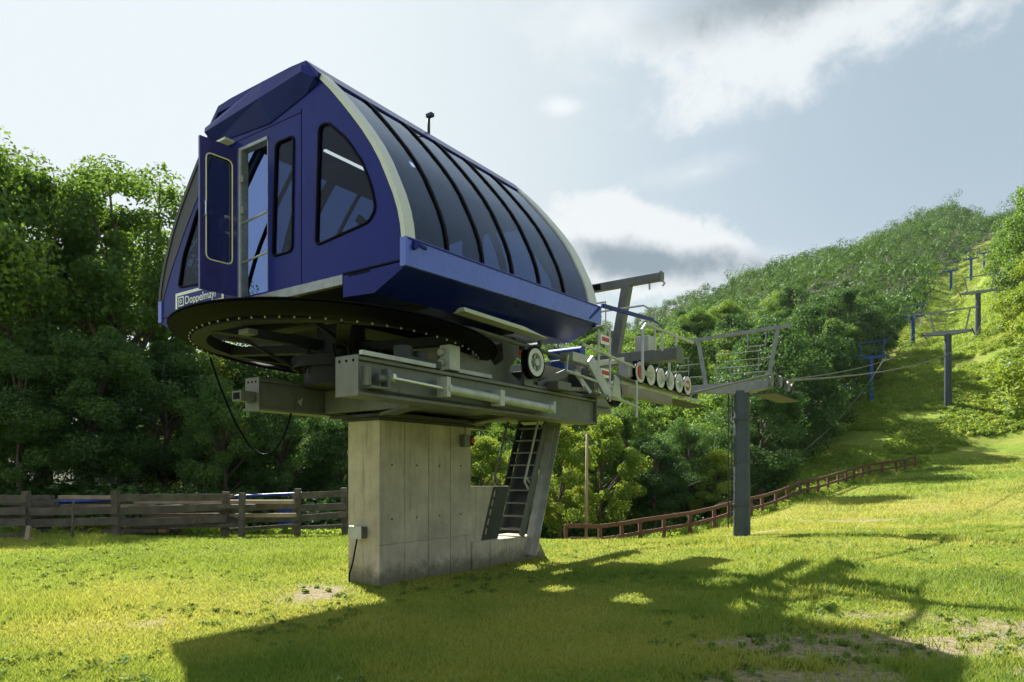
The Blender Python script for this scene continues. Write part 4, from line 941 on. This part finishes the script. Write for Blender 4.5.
def make_tree(H_, Rc, seed, nclump, per, size, base=.22, mt='leaf', shape=0.0):
    rg = np.random.default_rng(seed); rr = random.Random(seed)
    cz = H_ * (base + (1 - base) * .5); hz = H_ * (1 - base) * .5
    cs = []
    while len(cs) < nclump:
        q = rg.uniform(-1, 1, 3); l = np.linalg.norm(q)
        if l > 1 or l < .45: continue
        wz = 1 - .35 * max(q[2], 0) - shape * max(-q[2], 0)
        if rg.random() < .15 and q[2] > 0: q = q * 1.12
        cs.append((q[0] * Rc * wz, q[1] * Rc * wz, cz + q[2] * hz * .95))
    cs = np.array(cs); rad = rg.uniform(.16, .34, nclump) * Rc * .95
    v_, t_ = leaves(cs, rad, per, size, rg)
    crown = np_mesh('crown', v_, None, 4, t_, mt)
    tk = MB(); top = H_ * .82
    pts = [(rr.uniform(-.02, .02) * H_ * k / 5, rr.uniform(-.02, .02) * H_ * k / 5, top * k / 5) for k in range(6)]; pts[0] = (0, 0, -.8)
    r0 = H_ * .019
    tk.tube(pts, r0, 8, taper=[r0 * (1 - .16 * k) for k in range(6)])
    for i in rr.sample(range(nclump), min(16, nclump)):
        c = cs[i]; hz_ = max(H_ * .18, c[2] * rr.uniform(.45, .75)); k = min(4.99, hz_ / top * 5); a_ = Vector(pts[int(k)]).lerp(Vector(pts[int(k) + 1]), k - int(k))
        if a_.z < 0: continue
        mid = a_.lerp(Vector(c), .5) + Vector((0, 0, .1 * Rc))
        tk.tube([a_, mid, Vector(c)], .05, 5, taper=[r0 * .42, r0 * .27, r0 * .09])
    me_ = bpy.data.meshes.new('trunk'); bmesh.ops.recalc_face_normals(tk.bm, faces=tk.bm.faces); tk.bm.to_mesh(me_); tk.bm.free(); me_.materials.append(M['bark'])
    return crown, me_
def put_tree(kind, X_, Y_, s, label, group=None, rot=None, name='leafy_tree', zoff=0):
    t = thing(name, label, 'tree', (X_, Y_, th(X_, Y_) + zoff), rng_t.uniform(0, 6.28) if rot is None else rot, group); t.scale = (s, s, s * rng_t.uniform(.94, 1.08))
    for nm, me_ in zip(('crown', 'trunk'), kind):
        o = bpy.data.objects.new(nm, me_); COL.objects.link(o); o.parent = t
    return t
rng_t = random.Random(21)
kA = make_tree(15, 4.6, 1, 100, 520, .18, .12, 'leaf'); kB = make_tree(15, 4.0, 2, 78, 480, .18, .15, 'leaf', .2)
kC = make_tree(14, 4.3, 3, 90, 460, .18, .10, 'leaf_dark'); kY = make_tree(9, 3.1, 4, 66, 420, .16, .08, 'leaf_yellow')
kS = make_tree(15, 3.4, 5, 52, 330, .18, .28, 'leaf', .1)
# the row behind the left fence: (px, Y, kind, scale, label)
left = [(-50, 28, kA, 1.12, 'broad green tree at the very left edge behind the fence'), (40, 30, kB, 1.02, 'tallest leafy tree of the left row, with a pale green crown'),
        (88, 38, kS, 1.22, 'slender open tree with a pointed top behind the tallest left tree'), (122, 32, kS, 1.10, 'airy tree with sky showing through, left of the blue cabin'), (152, 35, kS, 1.24, 'airy tree standing close behind the one left of the cabin'),
        (0, 36, kC, 1.0, 'dark tree behind the broad tree at the left edge'), (200, 33, kY, .95, 'yellow leaved tree below the left end of the cabin'), (165, 30, kC, .62, 'low dark tree behind the board pile'),
        (260, 36, kC, .80, 'dark tree beneath the bullwheel guard'), (310, 34, kA, .62, 'green tree just left of the pier'), (352, 40, kA, .72, 'green tree hidden half by the pier'), (225, 45, kA, .80, 'green tree deep behind the yellow one'),
        (90, 27, kC, .60, 'low dark tree close behind the fence planks'), (20, 25.5, kC, .50, 'small dark tree at the left behind the board pile'), (-150, 30, kA, 1.1, 'green tree beyond the left border'), (-110, 40, kA, 1.1, 'green tree further beyond the left border'),
        (285, 28, kC, .42, 'small dark bushy tree behind the middle fence posts'), (225, 27, kC, .42, 'small dark bushy tree behind the fence left of the barrel'), (340, 29, kC, .40, 'small dark bushy tree beside the pier'), (130, 45, kC, .8, 'dark tree deep behind the airy ones'), (50, 46, kC, .9, 'dark tree deep behind the tallest left tree')]
for (px_, Y_, kd, s_, lab) in left:
    if px_ < -100: continue
    put_tree(kd, gx_(px_, Y_), Y_, s_, lab, 'trees behind the left fence')
# the wood in the middle, behind pier and first tower
mid = [(480, 34, kY, .62, 'yellow green tree right behind the ladder'), (512, 36, kY, .58, 'yellow green tree seen between ladder and pier'), (560, 38, kY, .70, 'bright yellow green tree right of the ladder'), (600, 42, kY, .82, 'bright tree behind the slim wooden pole'),
       (450, 42, kA, .60, 'green tree behind the top of the pier'), (625, 47, kB, .62, 'green tree below the sheave train'), (655, 44, kC, .50, 'dark tree left of the first tower'), (690, 50, kC, .62, 'dark tree close to the left of the first tower'),
       (718, 48, kY, .62, 'yellow green tree directly behind the first tower'), (760, 52, kC, .80, 'tall dark tree right of the first tower'), (580, 50, kA, .72, 'green tree behind the wooden pole'), (530, 48, kA, .70, 'green tree behind the ladder')]
for (px_, Y_, kd, s_, lab) in mid: put_tree(kd, gx_(px_, Y_), Y_, s_, lab, 'trees at the near edge of the middle wood')
kF = [make_tree(15, 5.2, 11, 70, 330, .27, .10, 'leaf'), make_tree(16, 5.6, 12, 66, 330, .27, .10, 'leaf_dark'), make_tree(14, 5.0, 13, 66, 330, .27, .10, 'leaf'), make_tree(13, 4.8, 14, 66, 360, .25, .08, 'leaf_yellow')]
cnt = 0; placed = []
def wood_limit(Y_):   # right-hand edge of the wood, as a direction, at this distance
    return np.interp(Y_, [52, 60, 75, 95, 130, 180, 250, 330], [765, 785, 800, 842, 890, 925, 942, 1005])
rg = random.Random(33); tries = 0
while cnt < 120 and tries < 6000:
    tries += 1
    Y_ = rg.uniform(52, 135); px_ = rg.uniform(430, 900)
    if px_ > wood_limit(Y_) - 6: continue
    X_ = gx_(px_, Y_)
    if any((X_ - a) ** 2 + (Y_ - b) ** 2 < (4.2 + (Y_ > 90) * 1.2) ** 2 for a, b in placed): continue
    placed.append((X_, Y_)); k = rg.choices([0, 1, 2, 3], [4, 4, 3, 1.4])[0]
    if px_ > 735 and Y_ < 120: k = 1 if rg.random() < .8 else 0
    s_ = rg.uniform(.75, 1.1) * (.72 if Y_ < 62 else 1.0)
    if 760 < px_ < 850 and 70 < Y_ < 110: s_ *= 1.12
    col_ = ['leafy green', 'dark green', 'light green', 'yellowish green'][k]
    zone = 'left of the slim pole' if px_ < 585 else 'between slim pole and first tower' if px_ < 742 else 'right of the first tower'
    row = 'in the front' if Y_ < 78 else 'in the middle' if Y_ < 105 else 'high at the back'
    put_tree(kF[k], X_, Y_, s_, col_ + ' tree ' + row + ' of the wood ' + zone, col_ + ' trees ' + row + ' of the wood ' + zone); cnt += 1
# trees at the right edge above the bank
rt = [(1092, 62, kF[3], 1.45, 'big yellow green tree at the right edge above the bank'), (1062, 78, kF[3], 1.35, 'yellow green tree behind the big one at the right edge'), (1046, 95, kF[3], 1.2, 'round yellow green tree beside the grass run'),
      (1085, 55, kF[3], 1.0, 'yellow green tree just outside the right border'), (1020, 118, kF[0], 1.0, 'green tree high on the right beside the run'), (1052, 110, kF[0], 1.5, 'tall green tree at the top right corner'), (1024, 150, kF[2], 1.1, 'green tree on the skyline at the right')]
for (px_, Y_, kd, s_, lab) in rt: put_tree(kd, gx_(px_, Y_), Y_, s_, lab, 'trees above the right bank')

# far wood on the mountain: reads as one mass
rg2 = np.random.default_rng(8)
cs = []; rs = []; cell = {}
for tries in range(90000):
    Y_ = 128 + (640 - 128) * rg2.random(); px_ = rg2.uniform(500, 1120)
    if Y_ < 330 and px_ > wood_limit(Y_) and px_ < 1005 + (Y_ < 200) * 18: continue
    X_ = gx_(px_, Y_); r_ = rg2.uniform(3.4, 8.0); ci, cj = int(X_ // 12), int(Y_ // 12)
    if any((X_ - q[0]) ** 2 + (Y_ - q[1]) ** 2 < (.80 * (r_ + q[2])) ** 2 for a in (-1, 0, 1) for b_ in (-1, 0, 1) for q in cell.get((ci + a, cj + b_), ())): continue
    cell.setdefault((ci, cj), []).append((X_, Y_, r_))
    h_ = 4.5 + r_ * rg2.uniform(.75, 1.35); z_ = float(terrain(X_, Y_)); cs.append((X_, Y_, z_ + h_ - r_ * .55)); rs.append(r_)
cs = np.array(cs); rs = np.array(rs); ct = rg2.random(len(cs))
sub = []; sr = []
for k in range(5):
    o = rg2.normal(size=cs.shape) * rs[:, None] * np.array([.40, .40, .26]) * (k > 0); sub.append(cs + o); sr.append(rs * (rg2.uniform(.30, .5, len(rs)) if k else .80))
sub = np.concatenate(sub); sr = np.concatenate(sr)
v_, t_ = leaves(sub, sr, 84, .68, rg2, .9, .05, 1.6)
t_ = np.clip(t_ * .45 + np.repeat(np.tile(ct, 5), 84) * .75 - .1, 0, 1)
o = bpy.data.objects.new('far_wood', np_mesh('far_wood', v_, None, 4, t_, 'leaf_far')); COL.objects.link(o)
tag(o, 'dense green wood covering the far mountain slope up to the skyline', 'wood', kind='stuff')

# scrub on the bank and rough herbs along the fences
cs = []; rs = []
tries = 0
while len(cs) < 15000 and tries < 260000:
    tries += 1
    Y_ = 60 + 240 * rg2.random() ** 2.2; px_ = rg2.uniform(770, 1130)
    if px_ < np.interp(Y_, [58, 66, 80, 110, 150, 200], [790, 795, 800, 850, 900, 930]) - 12: continue
    if px_ > 860 and Y_ < 66 + (px_ < 930) * 2: continue
    X_ = gx_(px_, Y_)
    if Y_ < 69 and px_ > 860: continue
    if fbm(X_, Y_, .09, 3) < .36: continue
    r_ = rg2.uniform(.3, .62) * (1 + (Y_ > 110) * .5) * (1.5 if fbm(X_ + 31, Y_, .12, 2) > .6 else 1); cs.append((X_, Y_, float(terrain(X_, Y_)) + r_ * .3)); rs.append(r_)
v_, t_ = leaves(np.array(cs), np.array(rs), 50, .24, rg2, .7, .4)
o = bpy.data.objects.new('bank_scrub', np_mesh('bank_scrub', v_, None, 4, t_, 'scrub')); COL.objects.link(o)
tag(o, 'low sunlit scrub and weeds covering the steep bank on the right', 'scrub', kind='stuff')
cs = []; rs = []
for (px_, Y_), fy in zip(rf_pts, foot_py):
    for k in range(60):
        Yq = Y_ + rg2.uniform(.2, 5.5); X_ = gx_(px_ + rg2.uniform(-16, 16), Yq); r_ = rg2.uniform(.15, .42); cs.append((X_, Yq, float(terrain(X_, Yq)) + r_ * .4)); rs.append(r_)
for k in range(700):
    px_ = rg2.uniform(-60, 460); Yq = np.interp(px_, [-60, 120, 350, 460], [17.2, 18.0, 21, 23]) + rg2.normal() * .35 + 1.6; X_ = gx_(px_, Yq); r_ = rg2.uniform(.08, .22); cs.append((X_, Yq, float(terrain(X_, Yq)) + r_ * .5)); rs.append(r_)
v_, t_ = leaves(np.array(cs), np.array(rs), 42, .12, rg2, .8, .5)
o = bpy.data.objects.new('fence_weeds', np_mesh('fence_weeds', v_, None, 4, t_, 'scrub')); COL.objects.link(o)
tag(o, 'rough green weeds growing along and behind the fences', 'weeds', kind='stuff')
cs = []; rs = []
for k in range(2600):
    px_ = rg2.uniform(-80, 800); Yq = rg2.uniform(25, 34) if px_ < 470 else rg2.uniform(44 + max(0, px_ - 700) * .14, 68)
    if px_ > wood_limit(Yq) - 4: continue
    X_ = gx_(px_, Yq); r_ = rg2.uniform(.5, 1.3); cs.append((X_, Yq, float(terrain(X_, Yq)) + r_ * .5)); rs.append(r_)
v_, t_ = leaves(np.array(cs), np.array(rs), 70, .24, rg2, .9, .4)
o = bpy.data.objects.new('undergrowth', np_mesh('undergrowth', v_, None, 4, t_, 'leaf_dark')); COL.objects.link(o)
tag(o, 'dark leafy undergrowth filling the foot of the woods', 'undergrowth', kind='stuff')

# ================================================================= grass blades
N = 620000
u = rg2.random(N); Yb = 4.6 * (70 / 4.6) ** (u ** 1.15); kx = rg2.uniform(-.80, .80, N); Xb = kx * Yb
di, dr = worn(Xb, Yb); tall = np.clip((fbm(Xb, Yb, .45, 4) - .50) * 6, 0, 1)
keep = rg2.random(N) > di * .80 + dr * .38
lx, ly = (Xb - LO.x) * ca + (Yb - LO.y) * sa, -(Xb - LO.x) * sa + (Yb - LO.y) * ca
keep &= ~((lx > -2.66) & (lx < -1.97) & (ly > 1.56) & (ly < 6.0))
Xb, Yb, tall, dr2 = Xb[keep], Yb[keep], tall[keep], dr[keep]; n = len(Xb)
zb = terrain(Xb, Yb); a_ = rg2.uniform(0, 6.283, n)
hgt = (0.022 + .030 * rg2.random(n) + .085 * tall * rg2.random(n)) * (1 + .04 * np.clip(Yb - 12, 0, 50)); wd = .0035 + .00055 * Yb
lean = rg2.normal(size=(n, 2)) * (hgt * .55)[:, None]
P1 = np.stack([Xb - np.cos(a_) * wd, Yb - np.sin(a_) * wd, zb - .004], -1); P2 = np.stack([Xb + np.cos(a_) * wd, Yb + np.sin(a_) * wd, zb - .004], -1)
P3 = np.stack([Xb + lean[:, 0], Yb + lean[:, 1], zb + hgt], -1)
tint = np.clip(rg2.random(n) * .55 + dr2 * .95 - tall * .15 + (fbm(Xb, Yb, 1.2, 3) - .5) * .9 + (fbm(Xb + 5, Yb, .33, 3) - .5) * .9 + .05, 0, 1)
o = bpy.data.objects.new('grass', np_mesh('grass', np.stack([P1, P2, P3], 1).reshape(-1, 3), None, 3, tint, 'grass')); COL.objects.link(o)
tag(o, 'short sunlit lawn grass', 'grass', kind='stuff')
# broad-leaved weeds dotted over the lawn
cs = []; rs = []
for k in range(1700):
    Yq = 5 + 16 * rg2.random() ** 1.2; X_ = rg2.uniform(-.8, .8) * Yq
    if abs(WL(X_, Yq)[0] + 2.3) < .5 and 1.4 < WL(X_, Yq)[1] < 6.2: continue
    r_ = rg2.uniform(.03, .12)
    if fbm(X_, Yq, .7, 3) < .5: continue
    cs.append((X_, Yq, float(terrain(X_, Yq)) + .025)); rs.append(r_)
v_, t_ = leaves(np.array(cs), np.array(rs), 26, .045, rg2, .4, .6)
o = bpy.data.objects.new('lawn_weeds', np_mesh('lawn_weeds', v_, None, 4, t_ * .5, 'grass')); COL.objects.link(o)
tag(o, 'small broad leaved weeds dotted over the lawn', 'weeds', kind='stuff')
# pebbles and crumbs
pb_ = MB(); rp = random.Random(3)
spots = [(rp.uniform(1.5, 5), rp.uniform(5.4, 7.6)) for _ in range(90)] + [(rp.uniform(-5, 1.5), rp.uniform(5.4, 8.5)) for _ in range(45)]
spots += [tuple(LW(-1.93 + rp.uniform(0, .12), rp.uniform(2.6, 4.2)).xy) for _ in range(26)]
for (x_, y_) in spots:
    r_ = rp.uniform(.008, .028); z_ = th(x_, y_); mtx = Matrix.Translation((x_, y_, z_ + r_ * .2)) @ Matrix.Rotation(rp.uniform(0, 6), 4, 'Z') @ Matrix.Diagonal((r_, r_ * rp.uniform(.6, 1), r_ * .6, 1))
    bmesh.ops.create_icosphere(pb_.bm, subdivisions=1, radius=1, matrix=mtx)
o = pb_.build('pebbles', 'steel_hi'); o.data.materials[0] = M['conc']; tag(o, 'small pale pebbles and concrete crumbs scattered on the lawn', 'pebbles', kind='stuff')

# ================================================================= thin summer haze
hz = MB().box(-1000, 1200, -60, 960, -12, 260)
m = bpy.data.materials.new('haze'); m.use_nodes = True; t = m.node_tree; t.nodes.clear()
pv = t.nodes.new('ShaderNodeVolumePrincipled'); pv.inputs['Color'].default_value = (0.80, 0.88, 0.97, 1); pv.inputs['Density'].default_value = 0.00006; pv.inputs['Anisotropy'].default_value = 0.0
oo = t.nodes.new('ShaderNodeOutputMaterial'); t.links.new(pv.outputs[0], oo.inputs['Volume'])
o = hz.build('haze', m); tag(o, 'thin bluish summer haze over the valley', 'haze', kind='stuff')
